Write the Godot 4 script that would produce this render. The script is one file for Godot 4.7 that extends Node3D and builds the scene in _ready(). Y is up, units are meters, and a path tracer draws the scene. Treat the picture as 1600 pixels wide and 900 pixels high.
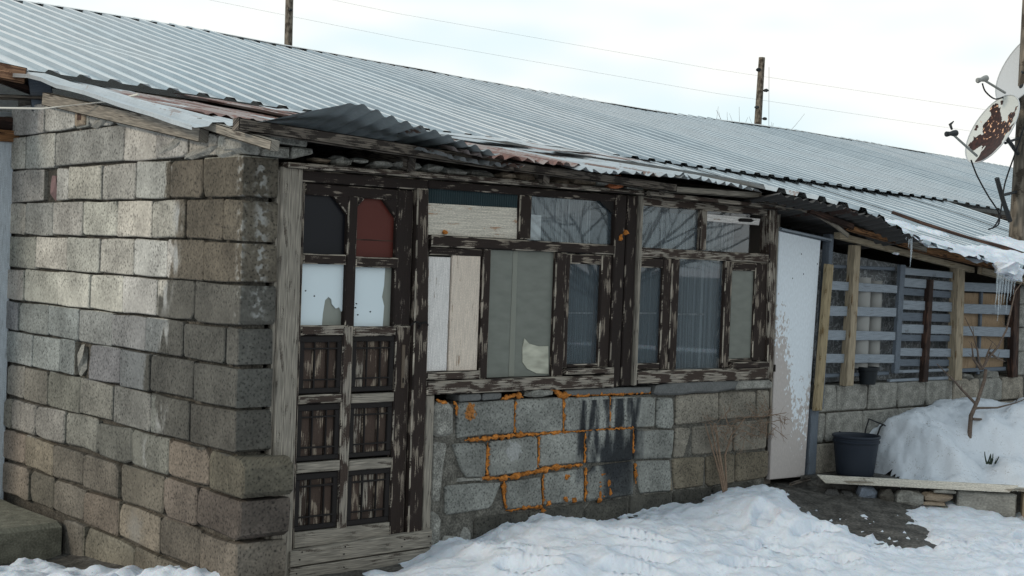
extends Node3D
# Old concrete block house with a timber porch front, tin roofs, a slatted shed and snow.
# World: facade is the plane z = 0, x runs along it, the left wall is the plane x = 0, y up, metres.

var rng := RandomNumberGenerator.new()
var mats := {}
var taken := {}
var ramp_noise := FastNoiseLite.new()

# ---------------------------------------------------------------- mesh builder
class Builder:
	var v := PackedVector3Array()
	var n := PackedVector3Array()
	var t := PackedVector2Array()
	func tri(a: Vector3, b: Vector3, c: Vector3, ua: Vector2, ub: Vector2, uc: Vector2) -> void:
		var m := (b - a).cross(c - a)
		if m.length_squared() < 1e-16:
			return
		m = m.normalized()
		v.append(a); v.append(c); v.append(b)
		n.append(m); n.append(m); n.append(m)
		t.append(ua); t.append(uc); t.append(ub)
	func quad(a: Vector3, b: Vector3, c: Vector3, d: Vector3, ua: Vector2, ub: Vector2, uc: Vector2, ud: Vector2) -> void:
		tri(a, b, c, ua, ub, uc)
		tri(a, c, d, ua, uc, ud)
	func smooth(a: Vector3, b: Vector3, c: Vector3, na: Vector3, nb: Vector3, nc: Vector3, ua: Vector2, ub: Vector2, uc: Vector2) -> void:
		v.append(a); v.append(c); v.append(b)
		n.append(na); n.append(nc); n.append(nb)
		t.append(ua); t.append(uc); t.append(ub)
	func mesh() -> ArrayMesh:
		var m := ArrayMesh.new()
		add_to(m)
		return m
	func add_to(m: ArrayMesh) -> void:
		var arr := []
		arr.resize(Mesh.ARRAY_MAX)
		arr[Mesh.ARRAY_VERTEX] = v
		arr[Mesh.ARRAY_NORMAL] = n
		arr[Mesh.ARRAY_TEX_UV] = t
		m.add_surface_from_arrays(Mesh.PRIMITIVE_TRIANGLES, arr)

# ---------------------------------------------------------------- scene tree helpers
func numbered(called: String) -> String:
	if not taken.has(called):
		taken[called] = 0
		return called
	taken[called] += 1
	return "%s_%03d" % [called, taken[called]]

func tag(o: Node3D, label: String, category: String, group := "", kind := "") -> Node3D:
	o.set_meta("label", label)
	o.set_meta("category", category)
	if group != "":
		o.set_meta("group", group)
	if kind != "":
		o.set_meta("kind", kind)
	return o

func thing(called: String, label: String, category: String, group := "") -> Node3D:
	var o := Node3D.new()
	o.name = numbered(called)
	add_child(o)
	return tag(o, label, category, group)

func part(called: String, parent: Node3D) -> Node3D:
	var o := Node3D.new()
	o.name = called
	parent.add_child(o, true)
	return o

func put(m: Mesh, called: String, mat: Material, parent: Node3D) -> MeshInstance3D:
	var o := MeshInstance3D.new()
	o.mesh = m
	o.material_override = mat
	o.name = numbered(called) if parent == self else called
	parent.add_child(o, true)
	return o

# ---------------------------------------------------------------- geometry helpers
func inset(poly: PackedVector2Array, d: float) -> PackedVector2Array:
	var out := PackedVector2Array()
	var k := poly.size()
	for i in k:
		var e0 := (poly[i] - poly[(i + k - 1) % k]).normalized()
		var e1 := (poly[(i + 1) % k] - poly[i]).normalized()
		var n0 := Vector2(-e0.y, e0.x)
		var n1 := Vector2(-e1.y, e1.x)
		var m := n0 + n1
		var q: float = max(0.35, 1.0 + n0.dot(n1))
		out.append(poly[i] + m * (d / q))
	return out

# a slab: counter-clockwise outline in (U, V), front face at N = front, with bevelled rim
func slab(poly: PackedVector2Array, o: Vector3, U: Vector3, V: Vector3, N: Vector3, front: float, depth: float, bev: float, uvs: Vector2, uvo: Vector2, turn := false, back := true, wrap := Vector2(0.6, 0.6), rim: Builder = null) -> ArrayMesh:
	var b := Builder.new()
	var rb := b if rim == null else rim
	var k := poly.size()
	var inn := inset(poly, bev)
	var P := func(q: Vector2, d: float) -> Vector3: return o + U * q.x + V * q.y + N * d
	var T := func(q: Vector2, d: float) -> Vector2:
		var r := q + wrap * d
		return (Vector2(r.y, r.x) if turn else r) * uvs + uvo
	for i in k:
		var j := (i + 1) % k
		b.quad(P.call(poly[i], front - depth), P.call(poly[j], front - depth), P.call(poly[j], front - bev), P.call(poly[i], front - bev),
			T.call(poly[i], depth), T.call(poly[j], depth), T.call(poly[j], bev), T.call(poly[i], bev))
		if bev > 0.0:
			rb.quad(P.call(poly[i], front - bev), P.call(poly[j], front - bev), P.call(inn[j], front), P.call(inn[i], front),
				T.call(poly[i], bev), T.call(poly[j], bev), T.call(inn[j], 0.0), T.call(inn[i], 0.0))
	var tris := Geometry2D.triangulate_polygon(inn)
	if tris.is_empty():
		for i in range(1, k - 1):
			tris.append_array([0, i, i + 1])
	for i in range(0, tris.size(), 3):
		var p0 := inn[tris[i]]
		var p1 := inn[tris[i + 1]]
		var p2 := inn[tris[i + 2]]
		if (p1 - p0).cross(p2 - p0) < 0.0:
			var sw := p1; p1 = p2; p2 = sw
		b.tri(P.call(p0, front), P.call(p1, front), P.call(p2, front), T.call(p0, 0.0), T.call(p1, 0.0), T.call(p2, 0.0))
		if back:
			b.tri(P.call(p0, front - depth), P.call(p2, front - depth), P.call(p1, front - depth), T.call(p0, 0.0), T.call(p2, 0.0), T.call(p1, 0.0))
	return b.mesh()

func rect(x0: float, y0: float, x1: float, y1: float, jit := 0.0) -> PackedVector2Array:
	var p := PackedVector2Array([Vector2(x0, y0), Vector2(x1, y0), Vector2(x1, y1), Vector2(x0, y1)])
	if jit > 0.0:
		for i in 4:
			p[i] += Vector2(rng.randf_range(-jit, jit), rng.randf_range(-jit, jit))
	return p

# a board in the facade plane (x, y), front face at z = zf; the grain follows the longer side
func board(parent: Node3D, called: String, mat: String, x0: float, y0: float, x1: float, y1: float, zf: float, thick: float, bev := 0.004, jit := 0.0015) -> MeshInstance3D:
	return plate(parent, called, mat, rect(x0, y0, x1, y1, jit), zf, thick, bev, (y1 - y0) > (x1 - x0))

func plate(parent: Node3D, called: String, mat: String, poly: PackedVector2Array, zf: float, thick: float, bev := 0.004, turn := false) -> MeshInstance3D:
	var off := Vector2(rng.randf(), rng.randf())
	if not mat.begins_with("paint_") or mat == "paint_black":
		return put(slab(poly, Vector3.ZERO, Vector3.RIGHT, Vector3.UP, Vector3.BACK, zf, thick, bev, Vector2(1.7, 5.0), off, turn), called, mats[mat], parent)
	# painted timber: the arrises are rubbed bare
	var rim := Builder.new()
	var m := slab(poly, Vector3.ZERO, Vector3.RIGHT, Vector3.UP, Vector3.BACK, zf, thick, maxf(bev, 0.006), Vector2(1.7, 5.0), off, turn, true, Vector2(0.6, 0.6), rim)
	rim.add_to(m)
	var o := put(m, called, null, parent)
	o.set_surface_override_material(0, mats[mat])
	o.set_surface_override_material(1, mats["edge_dark"] if mat == "paint_dark" else mats["edge_worn"])
	return o

# a beam of rectangular section from a to b
func beam(parent: Node3D, called: String, mat: String, a: Vector3, b: Vector3, w: float, h: float, bev := 0.004) -> MeshInstance3D:
	var U := (b - a).normalized()
	var side := Vector3.UP.cross(U)
	if side.length() < 0.05:
		side = Vector3.BACK
	var N := side.normalized()
	var V := N.cross(U).normalized()
	if U.cross(V).dot(N) < 0.0:
		V = -V
	var L := a.distance_to(b)
	var off := Vector2(rng.randf(), rng.randf())
	return put(slab(rect(0.0, -h / 2, L, h / 2), a, U, V, N, w / 2, w, bev, Vector2(1.7, 5.0), off), called, mats[mat], parent)

# an irregular building block: four corners counter-clockwise, chipped and jittered
func rough_outline(c: Array, chip: float, jit: float) -> PackedVector2Array:
	var out := PackedVector2Array()
	for i in 4:
		var p: Vector2 = c[i]
		var a: Vector2 = c[(i + 3) % 4]
		var b: Vector2 = c[(i + 1) % 4]
		var k0: float = chip * rng.randf_range(0.35, 1.5)
		var k1: float = chip * rng.randf_range(0.35, 1.5)
		if rng.randf() < 0.16:
			k0 *= rng.randf_range(1.5, 4.0)
			k1 *= rng.randf_range(1.5, 3.0)
		out.append(p + (a - p).normalized() * min(k0, p.distance_to(a) * 0.3) + Vector2(rng.randf_range(-jit, jit), rng.randf_range(-jit, jit)))
		out.append(p + (b - p).normalized() * min(k1, p.distance_to(b) * 0.3) + Vector2(rng.randf_range(-jit, jit), rng.randf_range(-jit, jit)))
		if p.distance_to(b) > 0.22:
			out.append(p.lerp(b, rng.randf_range(0.35, 0.65)) + Vector2(rng.randf_range(-jit, jit), rng.randf_range(-jit, jit)) * 1.2)
	return out

# an uneven stone: squashed, knocked-about ball
func stone_mesh(at: Vector3, r: Vector3, turn: float, rough := 0.18, rings := 5, segs := 8) -> ArrayMesh:
	var b := Builder.new()
	var pts := []
	var bs := Basis(Vector3.UP, turn) * Basis(Vector3.RIGHT, rng.randf_range(-0.25, 0.25))
	for i in rings + 1:
		var row := []
		for j in segs:
			var th := PI * i / rings
			var ph := TAU * j / segs
			var d := Vector3(sin(th) * cos(ph), cos(th), sin(th) * sin(ph))
			# push towards a box so that it reads as broken stone
			var m: float = max(abs(d.x), max(abs(d.y), abs(d.z)))
			d = d.lerp(d / m, 0.55)
			var f := 1.0 + (rng.randf_range(-rough, rough) if i > 0 and i < rings else 0.0)
			row.append(at + bs * (d * r * f))
		if i == 0 or i == rings:
			for j in segs:
				row[j] = row[0]
		pts.append(row)
	for i in rings:
		for j in segs:
			var k := (j + 1) % segs
			var u := Vector2(j * 0.06, i * 0.05)
			b.quad(pts[i][j], pts[i][k], pts[i + 1][k], pts[i + 1][j], u, u + Vector2(0.06, 0), u + Vector2(0.06, 0.05), u + Vector2(0, 0.05))
	return b.mesh()

# a tube through points with a radius at each
func tube(b: Builder, pts: Array, radii: Array, segs := 6) -> void:
	var k := pts.size()
	var up := Vector3(0.31, 0.17, 0.93)
	var rings := []
	var dirs := []
	for i in k:
		var d: Vector3 = (pts[min(i + 1, k - 1)] - pts[max(i - 1, 0)]).normalized()
		var s := d.cross(up)
		if s.length() < 0.1:
			s = d.cross(Vector3(0.9, 0.3, 0.1))
		s = s.normalized()
		var w := s.cross(d).normalized()
		var ring := []
		var dr := []
		for j in segs:
			var a := TAU * j / segs
			var q := s * cos(a) + w * sin(a)
			ring.append(pts[i] + q * radii[i])
			dr.append(q)
		rings.append(ring)
		dirs.append(dr)
	var run := 0.0
	for i in k - 1:
		var step: float = pts[i].distance_to(pts[i + 1])
		for j in segs:
			var l := (j + 1) % segs
			var ua := Vector2(run, float(j) / segs * 0.3)
			var ub := Vector2(run + step, float(j) / segs * 0.3)
			var uc := Vector2(run + step, float(j + 1) / segs * 0.3)
			var ud := Vector2(run, float(j + 1) / segs * 0.3)
			b.smooth(rings[i][j], rings[i + 1][l], rings[i][l], dirs[i][j], dirs[i + 1][l], dirs[i][l], ua, uc, ud)
			b.smooth(rings[i][j], rings[i + 1][j], rings[i + 1][l], dirs[i][j], dirs[i + 1][j], dirs[i + 1][l], ua, ub, uc)
		run += step
	for e in [0, k - 1]:
		var c: Vector3 = pts[e]
		for j in segs:
			var l2 := (j + 1) % segs
			if e != 0:
				b.tri(c, rings[e][l2], rings[e][j], Vector2.ZERO, Vector2.ZERO, Vector2.ZERO)
			else:
				b.tri(c, rings[e][j], rings[e][l2], Vector2.ZERO, Vector2.ZERO, Vector2.ZERO)

func lathe(prof: Array, at: Vector3, segs := 28) -> ArrayMesh:
	var b := Builder.new()
	for i in prof.size() - 1:
		var p: Vector2 = prof[i]
		var q: Vector2 = prof[i + 1]
		var d := (q - p).normalized()
		for j in segs:
			var a0 := TAU * j / segs
			var a1 := TAU * (j + 1) / segs
			var r0 := Vector3(cos(a0), 0, sin(a0))
			var r1 := Vector3(cos(a1), 0, sin(a1))
			var n0 := (r0 * d.y - Vector3.UP * d.x).normalized()
			var n1 := (r1 * d.y - Vector3.UP * d.x).normalized()
			var A := at + r0 * p.x + Vector3.UP * p.y
			var B := at + r1 * p.x + Vector3.UP * p.y
			var Cc := at + r1 * q.x + Vector3.UP * q.y
			var D := at + r0 * q.x + Vector3.UP * q.y
			b.smooth(A, D, Cc, n0, n0, n1, Vector2(a0 * 0.1, p.y), Vector2(a0 * 0.1, q.y), Vector2(a1 * 0.1, q.y))
			b.smooth(A, Cc, B, n0, n1, n1, Vector2(a0 * 0.1, p.y), Vector2(a1 * 0.1, q.y), Vector2(a1 * 0.1, p.y))
	return b.mesh()

func table(t: Array, x: float) -> float:
	if x <= t[0][0]:
		return t[0][1]
	for i in t.size() - 1:
		if x <= t[i + 1][0]:
			var f: float = (x - t[i][0]) / (t[i + 1][0] - t[i][0])
			return lerp(float(t[i][1]), float(t[i + 1][1]), f)
	return t[t.size() - 1][1]

# ---------------------------------------------------------------- textures
func noise_bytes(w: int, h: int, freq: float, s: int, oct := 3, squeeze_x := 1, squeeze_y := 1) -> PackedByteArray:
	var f := FastNoiseLite.new()
	f.noise_type = FastNoiseLite.TYPE_SIMPLEX_SMOOTH
	f.seed = s
	f.frequency = freq
	f.fractal_octaves = oct
	var im := f.get_seamless_image(max(4, w / squeeze_x), max(4, h / squeeze_y))
	im.convert(Image.FORMAT_L8)
	if im.get_width() != w or im.get_height() != h:
		im.resize(w, h, Image.INTERPOLATE_CUBIC)
	return im.get_data()

func tex(w: int, h: int, data: PackedByteArray) -> ImageTexture:
	var im := Image.create_from_data(w, h, false, Image.FORMAT_RGB8, data)
	im.generate_mipmaps()
	return ImageTexture.create_from_image(im)

func ltex(w: int, h: int, data: PackedByteArray) -> ImageTexture:
	return ImageTexture.create_from_image(Image.create_from_data(w, h, false, Image.FORMAT_L8, data))

func std(called: String, t: Texture2D, rough: float, col := Color.WHITE) -> StandardMaterial3D:
	var m := StandardMaterial3D.new()
	m.resource_name = called
	m.albedo_color = col
	if t:
		m.albedo_texture = t
	m.roughness = rough
	m.metallic_specular = 0.35
	mats[called] = m
	return m

func bump(m: StandardMaterial3D, t: Texture2D, cm: float) -> void:
	m.heightmap_enabled = true
	m.heightmap_texture = t
	m.heightmap_scale = cm

func put_rgb(d: PackedByteArray, i: int, r: float, g: float, b: float) -> void:
	d[i] = int(clampf(r, 0, 255)); d[i + 1] = int(clampf(g, 0, 255)); d[i + 2] = int(clampf(b, 0, 255))

# flaking paint over weathered wood; cover = share still painted. u runs along the grain.
func wood_material(called: String, cover: float, paint: Vector3, bare: Vector3, s: int, contrast := 1.0) -> void:
	var w := 512
	var h := 256
	var blotch := noise_bytes(w, h, 0.011, s, 5, 2, 1)
	var streak := noise_bytes(w, h, 0.08, s + 1, 3, 12, 1)
	var fine := noise_bytes(w, h, 0.2, s + 2, 2, 24, 1)
	var grit := noise_bytes(w, h, 0.22, s + 3, 2, 2, 1)
	var d := PackedByteArray()
	d.resize(w * h * 3)
	var hg := PackedByteArray()
	hg.resize(w * h)
	# rank the mix so that "cover" is a true share
	var hist := PackedInt32Array()
	hist.resize(1024)
	for i in w * h:
		hist[int(blotch[i] * 2.0 + streak[i] * 1.2 + grit[i] * 0.6) >> 0 & 1023] += 1
	var cut := 0
	var acc := 0
	while cut < 1023 and acc < cover * w * h:
		acc += hist[cut]
		cut += 1
	for i in w * h:
		var q: float = blotch[i] * 2.0 + streak[i] * 1.2 + grit[i] * 0.6
		var f: float = 0.72 + 0.56 * (fine[i] / 255.0 - 0.5) * contrast + 0.5 * (streak[i] / 255.0 - 0.5) * contrast + 0.28
		var bare_share := smoothstep(cut - 30.0, cut + 30.0, q)
		if bare_share < 0.5:
			var p: float = 0.86 + 0.28 * (grit[i] / 255.0) + 0.25 * (fine[i] / 255.0 - 0.5)
			p *= 1.0 - bare_share
			var bs := bare_share * f * 0.85
			put_rgb(d, i * 3, paint.x * p + bare.x * bs, paint.y * p + bare.y * bs, paint.z * p + bare.z * bs)
			hg[i] = 200 + fine[i] / 12
		else:
			var e: float = f * bare_share * clampf(0.85 + 0.15 * (q - cut) / 60.0, 0.85, 1.0)
			var rest := 1.0 - bare_share
			put_rgb(d, i * 3, bare.x * e + paint.x * rest, bare.y * e + paint.y * rest, bare.z * e + paint.z * rest)
			hg[i] = 70 + fine[i] / 3
	var m := std(called, tex(w, h, d), 0.82)
	bump(m, ltex(w, h, hg), 0.12)

var speckles := {}

# mottled mineral surface: one shared grain texture per strength, tinted by the material's colour
func speckle_material(called: String, base: Vector3, spread: float, s: int, rough := 0.95, cm := 0.15, freq := 0.12) -> StandardMaterial3D:
	var w := 320
	var key := "%.2f %.2f" % [snappedf(spread, 0.1), freq]
	if not speckles.has(key):
		var a := noise_bytes(w, w, freq, s, 3)
		var c := noise_bytes(w, w, 0.02, s + 1, 3)
		var d := PackedByteArray()
		d.resize(w * w * 3)
		var sp := snappedf(spread, 0.1) if spread > 0.05 else 0.04
		for i in w * w:
			var f: float = 1.0 + sp * (a[i] / 127.5 - 1.0) + sp * 0.8 * (c[i] / 127.5 - 1.0)
			put_rgb(d, i * 3, 180 * f, 180 * f, 180 * f)
		speckles[key] = [tex(w, w, d), ltex(w, w, a)]
	# the texture's mean is 180 in sRGB; divide it out in linear light
	var lin := Color8(180, 180, 180).srgb_to_linear().r
	var col := Color(base.x / 255.0, base.y / 255.0, base.z / 255.0).srgb_to_linear()
	col = Color(minf(col.r / lin, 2.0), minf(col.g / lin, 2.0), minf(col.b / lin, 2.0)).linear_to_srgb()
	var m := std(called, speckles[key][0], rough, col)
	if cm > 0.0:
		bump(m, speckles[key][1], cm)
	return m

# old snow: slightly uneven, with grit and bits of dirt lying in it
func snow_texture(dirt: float) -> ImageTexture:
	var w := 512
	var a := noise_bytes(w, w, 0.16, 811, 2)
	var c := noise_bytes(w, w, 0.02, 812, 4)
	var d := PackedByteArray()
	d.resize(w * w * 3)
	for i in w * w:
		var f: float = 1.0 + 0.03 * (a[i] / 127.5 - 1.0) + 0.04 * (c[i] / 127.5 - 1.0)
		var q: float = a[i] / 255.0 * 0.7 + c[i] / 255.0 * 0.5
		var k := clampf((q - (0.98 - dirt * 2.4)) * 14.0, 0.0, 0.75)
		put_rgb(d, i * 3, lerpf(228 * f, 120, k), lerpf(230 * f, 112, k), lerpf(233 * f, 102, k))
	return tex(w, w, d)

func triplanar(m: StandardMaterial3D, scale: float) -> void:
	m.uv1_triplanar = true
	m.uv1_world_triplanar = true
	m.uv1_scale = Vector3.ONE * scale

# galvanised sheet with an amount of rust; uv in metres
func tin_material(called: String, zinc: Vector3, rust: Vector3, share: float, s: int, metal: float, rough: float) -> void:
	var w := 320
	var a := noise_bytes(w, w, 0.012, s, 4, 1, 3)
	var g := noise_bytes(w, w, 0.1, s + 1, 3)
	var k := noise_bytes(w, w, 0.03, s + 2, 3, 1, 4)
	var d := PackedByteArray()
	d.resize(w * w * 3)
	var cut := 255.0 * (1.0 - share)
	for i in w * w:
		var q: float = a[i] * 0.75 + g[i] * 0.25
		var f: float = 1.0 + 0.04 * (g[i] / 127.5 - 1.0) + 0.06 * (k[i] / 127.5 - 1.0)
		if share > 0.0 and q > cut:
			var e: float = 0.75 + 0.5 * (g[i] / 255.0)
			var mixed: float = clampf((q - cut) / 18.0, 0.0, 1.0)
			put_rgb(d, i * 3, lerp(zinc.x, rust.x * e, mixed), lerp(zinc.y, rust.y * e, mixed), lerp(zinc.z, rust.z * e, mixed))
		else:
			put_rgb(d, i * 3, zinc.x * f, zinc.y * f, zinc.z * f)
	var m := std(called, tex(w, w, d), rough)
	m.metallic = metal
	m.metallic_specular = 0.5

func fbm(f: float, s: int, oct := 3) -> FastNoiseLite:
	var q := FastNoiseLite.new()
	q.noise_type = FastNoiseLite.TYPE_SIMPLEX_SMOOTH
	q.seed = s
	q.frequency = f
	q.fractal_octaves = oct
	return q

# ---------------------------------------------------------------- main
func _ready() -> void:
	rng.seed = 20240217
	set_up_view()
	make_materials()
	print("materials ", Time.get_ticks_msec())
	make_ground()
	print("ground ", Time.get_ticks_msec())
	var house := thing("block_house", "long old house of bare concrete blocks with peeling timber porch under tin roof", "house")
	make_side_wall(house)
	make_front_wall(house)
	make_porch_frame(house)
	make_door(house)
	make_windows(house)
	make_rooms(house)
	make_main_roof(house)
	make_porch_roof(house)
	make_metal_door(house)
	print("house ", Time.get_ticks_msec())
	make_shed()
	make_neighbour()
	make_ledge()
	make_small_things()
	make_dishes()
	make_plants()
	make_poles()
	print("done ", Time.get_ticks_msec())

func set_up_view() -> void:
	var cam := Camera3D.new()
	cam.name = "camera"
	var fw := Vector3(0.64622752, -0.01935728, -0.76289927)
	var ri := Vector3(0.76300792, 0.03532232, 0.64542331)
	cam.transform = Transform3D(Basis(ri, ri.cross(fw), -fw).orthonormalized(), Vector3(-3.257, 1.55, 5.7915))
	cam.fov = 23.054
	cam.near = 0.05
	cam.far = 400.0
	add_child(cam)
	cam.make_current()

	var env := Environment.new()
	env.background_mode = Environment.BG_SKY
	var sky := Sky.new()
	var pan := PanoramaSkyMaterial.new()
	pan.panorama = sky_texture()
	sky.sky_material = pan
	env.sky = sky
	env.background_energy_multiplier = 1.0
	env.tonemap_mode = Environment.TONE_MAPPER_LINEAR
	env.tonemap_exposure = 1.08
	env.sdfgi_enabled = true
	env.ssao_enabled = true
	env.ssil_enabled = true
	var we := WorldEnvironment.new()
	we.environment = env
	add_child(we)

	var sun := DirectionalLight3D.new()
	sun.name = "sun"
	sun.light_energy = 0.45
	sun.light_color = Color(1.0, 0.95, 0.87)
	sun.light_angular_distance = 12.0
	sun.shadow_enabled = true
	add_child(sun)
	sun.look_at_from_position(Vector3(-9.0, 4.2, -1.6), Vector3.ZERO, Vector3.UP)

# bright thin cloud, streaked
func sky_texture() -> ImageTexture:
	var w := 1024
	var h := 512
	var im := Image.create(w, h, false, Image.FORMAT_RGBF)
	var f := fbm(1.0, 77, 4)
	for y in h:
		var el := PI * (0.5 - (y + 0.5) / h)
		for x in w:
			var az := TAU * (x + 0.5) / w
			var d := Vector3(cos(az) * cos(el), sin(el) * 4.0, sin(az) * cos(el))
			var q := f.get_noise_3d(d.x * 2.2, d.y * 2.2, d.z * 2.2) + 0.5 * f.get_noise_3d(d.x * 6.0, d.y * 7.0 + 9.0, d.z * 6.0)
			var k := smoothstep(-0.35, 0.35, q)
			# milky towards the horizon, thinner and bluer overhead
			var veil := Color(0.93, 0.955, 0.945).lerp(Color(0.56, 0.65, 0.72), smoothstep(0.16, 1.1, el))
			var c := (veil * Color(0.80, 0.93, 0.985)).lerp(veil * Color(1.025, 1.005, 0.985), k)
			if el < -0.02:
				c = Color(0.7, 0.73, 0.76)
			im.set_pixel(x, y, c)
	return ImageTexture.create_from_image(im)

func make_materials() -> void:
	var paint := Vector3(36, 28, 25)
	wood_material("paint_dark", 0.965, paint, Vector3(112, 103, 93), 11)
	wood_material("edge_dark", 0.72, paint, Vector3(132, 123, 112), 13)
	wood_material("edge_worn", 0.36, paint, Vector3(146, 137, 125), 15)
	wood_material("paint_mid", 0.87, Vector3(42, 33, 29), Vector3(118, 108, 97), 21)
	wood_material("paint_worn", 0.55, Vector3(60, 49, 43), Vector3(130, 122, 112), 31, 0.8)
	wood_material("panel_brown", 0.78, Vector3(70, 57, 50), Vector3(124, 112, 99), 41, 1.4)
	wood_material("wood_grey", 0.03, Vector3(78, 70, 63), Vector3(128, 121, 111), 51, 0.75)
	wood_material("wood_dark", 0.30, Vector3(50, 44, 40), Vector3(96, 88, 80), 61)
	wood_material("wood_pale", 0.04, Vector3(110, 90, 66), Vector3(150, 137, 117), 71, 0.5)
	wood_material("wood_brown", 0.15, Vector3(60, 40, 28), Vector3(128, 92, 62), 81)
	wood_material("plank_white", 0.9, Vector3(196, 190, 178), Vector3(130, 122, 110), 91, 0.6)
	wood_material("board_white", 0.985, Vector3(205, 200, 196), Vector3(165, 150, 138), 101, 0.5)
	wood_material("board_cream", 0.985, Vector3(200, 186, 172), Vector3(150, 130, 112), 111, 0.5)
	wood_material("board_stained", 0.93, Vector3(194, 186, 173), Vector3(168, 136, 112), 121, 0.5)
	wood_material("slat_grey", 0.985, Vector3(134, 141, 149), Vector3(110, 114, 120), 131, 0.5)
	wood_material("slat_dark", 0.985, Vector3(96, 103, 112), Vector3(80, 84, 90), 135, 0.5)
	wood_material("cardboard", 0.95, Vector3(148, 126, 102), Vector3(132, 110, 88), 141, 0.5)
	wood_material("rust_post", 0.5, Vector3(46, 34, 30), Vector3(70, 52, 44), 151)
	wood_material("pole_wood", 0.2, Vector3(70, 62, 54), Vector3(104, 96, 86), 161)
	std("black_iron", null, 0.7, Color8(24, 22, 22))
	triplanar(speckle_material("concrete_warm", Vector3(140, 133, 122), 0.22, 205, 0.95, 0.25), 1.6)
	triplanar(speckle_material("slab_dark", Vector3(112, 110, 98), 0.2, 207, 0.95, 0.25), 1.6)
	triplanar(speckle_material("stone_dark", Vector3(72, 70, 68), 0.2, 209, 0.95, 0.25), 2.0)
	triplanar(speckle_material("stone_blue", Vector3(104, 110, 120), 0.2, 213, 0.95, 0.25), 2.0)
	wood_material("wood_yellow", 0.05, Vector3(110, 90, 60), Vector3(146, 131, 104), 75, 0.5)
	wood_material("brick_wood", 0.3, Vector3(96, 68, 52), Vector3(140, 106, 82), 77, 0.7)
	wood_material("wall_board", 0.985, Vector3(186, 192, 198), Vector3(160, 164, 168), 79, 0.4)
	std("roll_pale", null, 0.5, Color8(142, 141, 138))
	std("lnb_dark", null, 0.5, Color8(48, 50, 52))
	std("paint_black", null, 0.75, Color8(30, 26, 25))
	std("black_iron_wood", null, 0.7, Color8(40, 34, 30))
	std("panel_pale", null, 0.5, Color8(206, 216, 220))
	std("lock_wood", null, 0.5, Color8(92, 80, 68))
	std("rib_teal", null, 0.6, Color8(42, 58, 62))
	speckle_material("film_gloss", Vector3(116, 118, 111), 0.04, 801, 0.16, 0.0, 0.02)
	std("film_seam", null, 0.3, Color8(124, 125, 116))
	std("curtain_blue", null, 0.95, Color8(160, 170, 174))
	var g := speckle_material("concrete", Vector3(132, 130, 124), 0.22, 201, 0.95, 0.25)
	triplanar(g, 1.6)
	triplanar(speckle_material("mortar_dark", Vector3(74, 70, 64), 0.3, 211, 0.97, 0.3), 1.6)
	triplanar(speckle_material("mortar_mid", Vector3(92, 89, 83), 0.3, 217, 0.97, 0.3), 1.6)
	triplanar(speckle_material("mortar_grey", Vector3(98, 98, 97), 0.14, 221, 0.9, 0.2), 1.6)
	triplanar(speckle_material("stone_grey", Vector3(122, 120, 114), 0.26, 231, 0.95, 0.3), 2.0)
	triplanar(speckle_material("stone_brown", Vector3(138, 124, 108), 0.24, 241, 0.95, 0.3), 2.0)
	triplanar(speckle_material("brick_red", Vector3(164, 98, 64), 0.22, 251, 0.95, 0.2), 2.0)
	triplanar(speckle_material("foam", Vector3(170, 107, 48), 0.5, 261, 0.95, 0.3, 0.2), 3.0)
	triplanar(speckle_material("earth", Vector3(76, 73, 69), 0.4, 271, 0.55, 0.5), 1.0)
	triplanar(speckle_material("bark", Vector3(96, 84, 76), 0.25, 281, 0.95, 0.1), 3.0)
	triplanar(speckle_material("twig", Vector3(128, 108, 92), 0.2, 291, 0.95, 0.0), 3.0)
	triplanar(speckle_material("twig_far", Vector3(96, 84, 76), 0.2, 295, 0.95, 0.0), 3.0)
	var sn := speckle_material("snow", Vector3(214, 219, 226), 0.03, 301, 0.7, 0.5, 0.06)
	sn.albedo_texture = snow_texture(0.022)
	sn.albedo_color = Color8(232, 236, 242)
	triplanar(sn, 0.7)
	sn.subsurf_scatter_enabled = true
	sn.subsurf_scatter_strength = 0.15
	var sd := speckle_material("snow_dirty", Vector3(206, 209, 213), 0.06, 311, 0.75, 0.5, 0.05)
	sd.albedo_texture = snow_texture(0.05)
	sd.albedo_color = Color8(226, 229, 233)
	triplanar(sd, 0.8)
	tin_material("tin", Vector3(172, 178, 180), Vector3(120, 80, 60), 0.0, 401, 0.85, 0.2)
	var tb: StandardMaterial3D = mats["tin"].duplicate()
	tb.albedo_color = Color(0.95, 0.96, 0.965)
	tb.roughness = 0.24
	mats["tin_b"] = tb
	var tc: StandardMaterial3D = mats["tin"].duplicate()
	tc.albedo_color = Color(0.985, 0.99, 0.99)
	tc.roughness = 0.17
	mats["tin_c"] = tc
	tin_material("tin_worn", Vector3(184, 188, 190), Vector3(124, 100, 90), 0.33, 411, 0.6, 0.38)
	tin_material("tin_rusty", Vector3(150, 138, 134), Vector3(112, 82, 74), 0.5, 421, 0.15, 0.6)
	tin_material("tin_dark", Vector3(132, 138, 140), Vector3(70, 52, 44), 0.25, 431, 0.2, 0.6)
	tin_material("tin_black", Vector3(66, 64, 63), Vector3(52, 34, 28), 0.3, 441, 0.1, 0.8)
	std("wall_white", null, 0.8, Color8(196, 202, 206))
	std("wall_dim", null, 0.9, Color8(120, 112, 104))
	std("floor_dim", null, 0.9, Color8(90, 84, 78))
	std("bucket_blue", null, 0.5, Color8(38, 44, 54))
	std("pot_black", null, 0.5, Color8(28, 32, 36))
	std("cable", null, 0.6, Color8(30, 30, 32))
	std("wire_pale", null, 0.6, Color8(205, 200, 190))
	std("wire_far", null, 0.6, Color8(30, 30, 32))
	std("pane_dark", null, 0.35, Color8(22, 22, 27))
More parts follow.
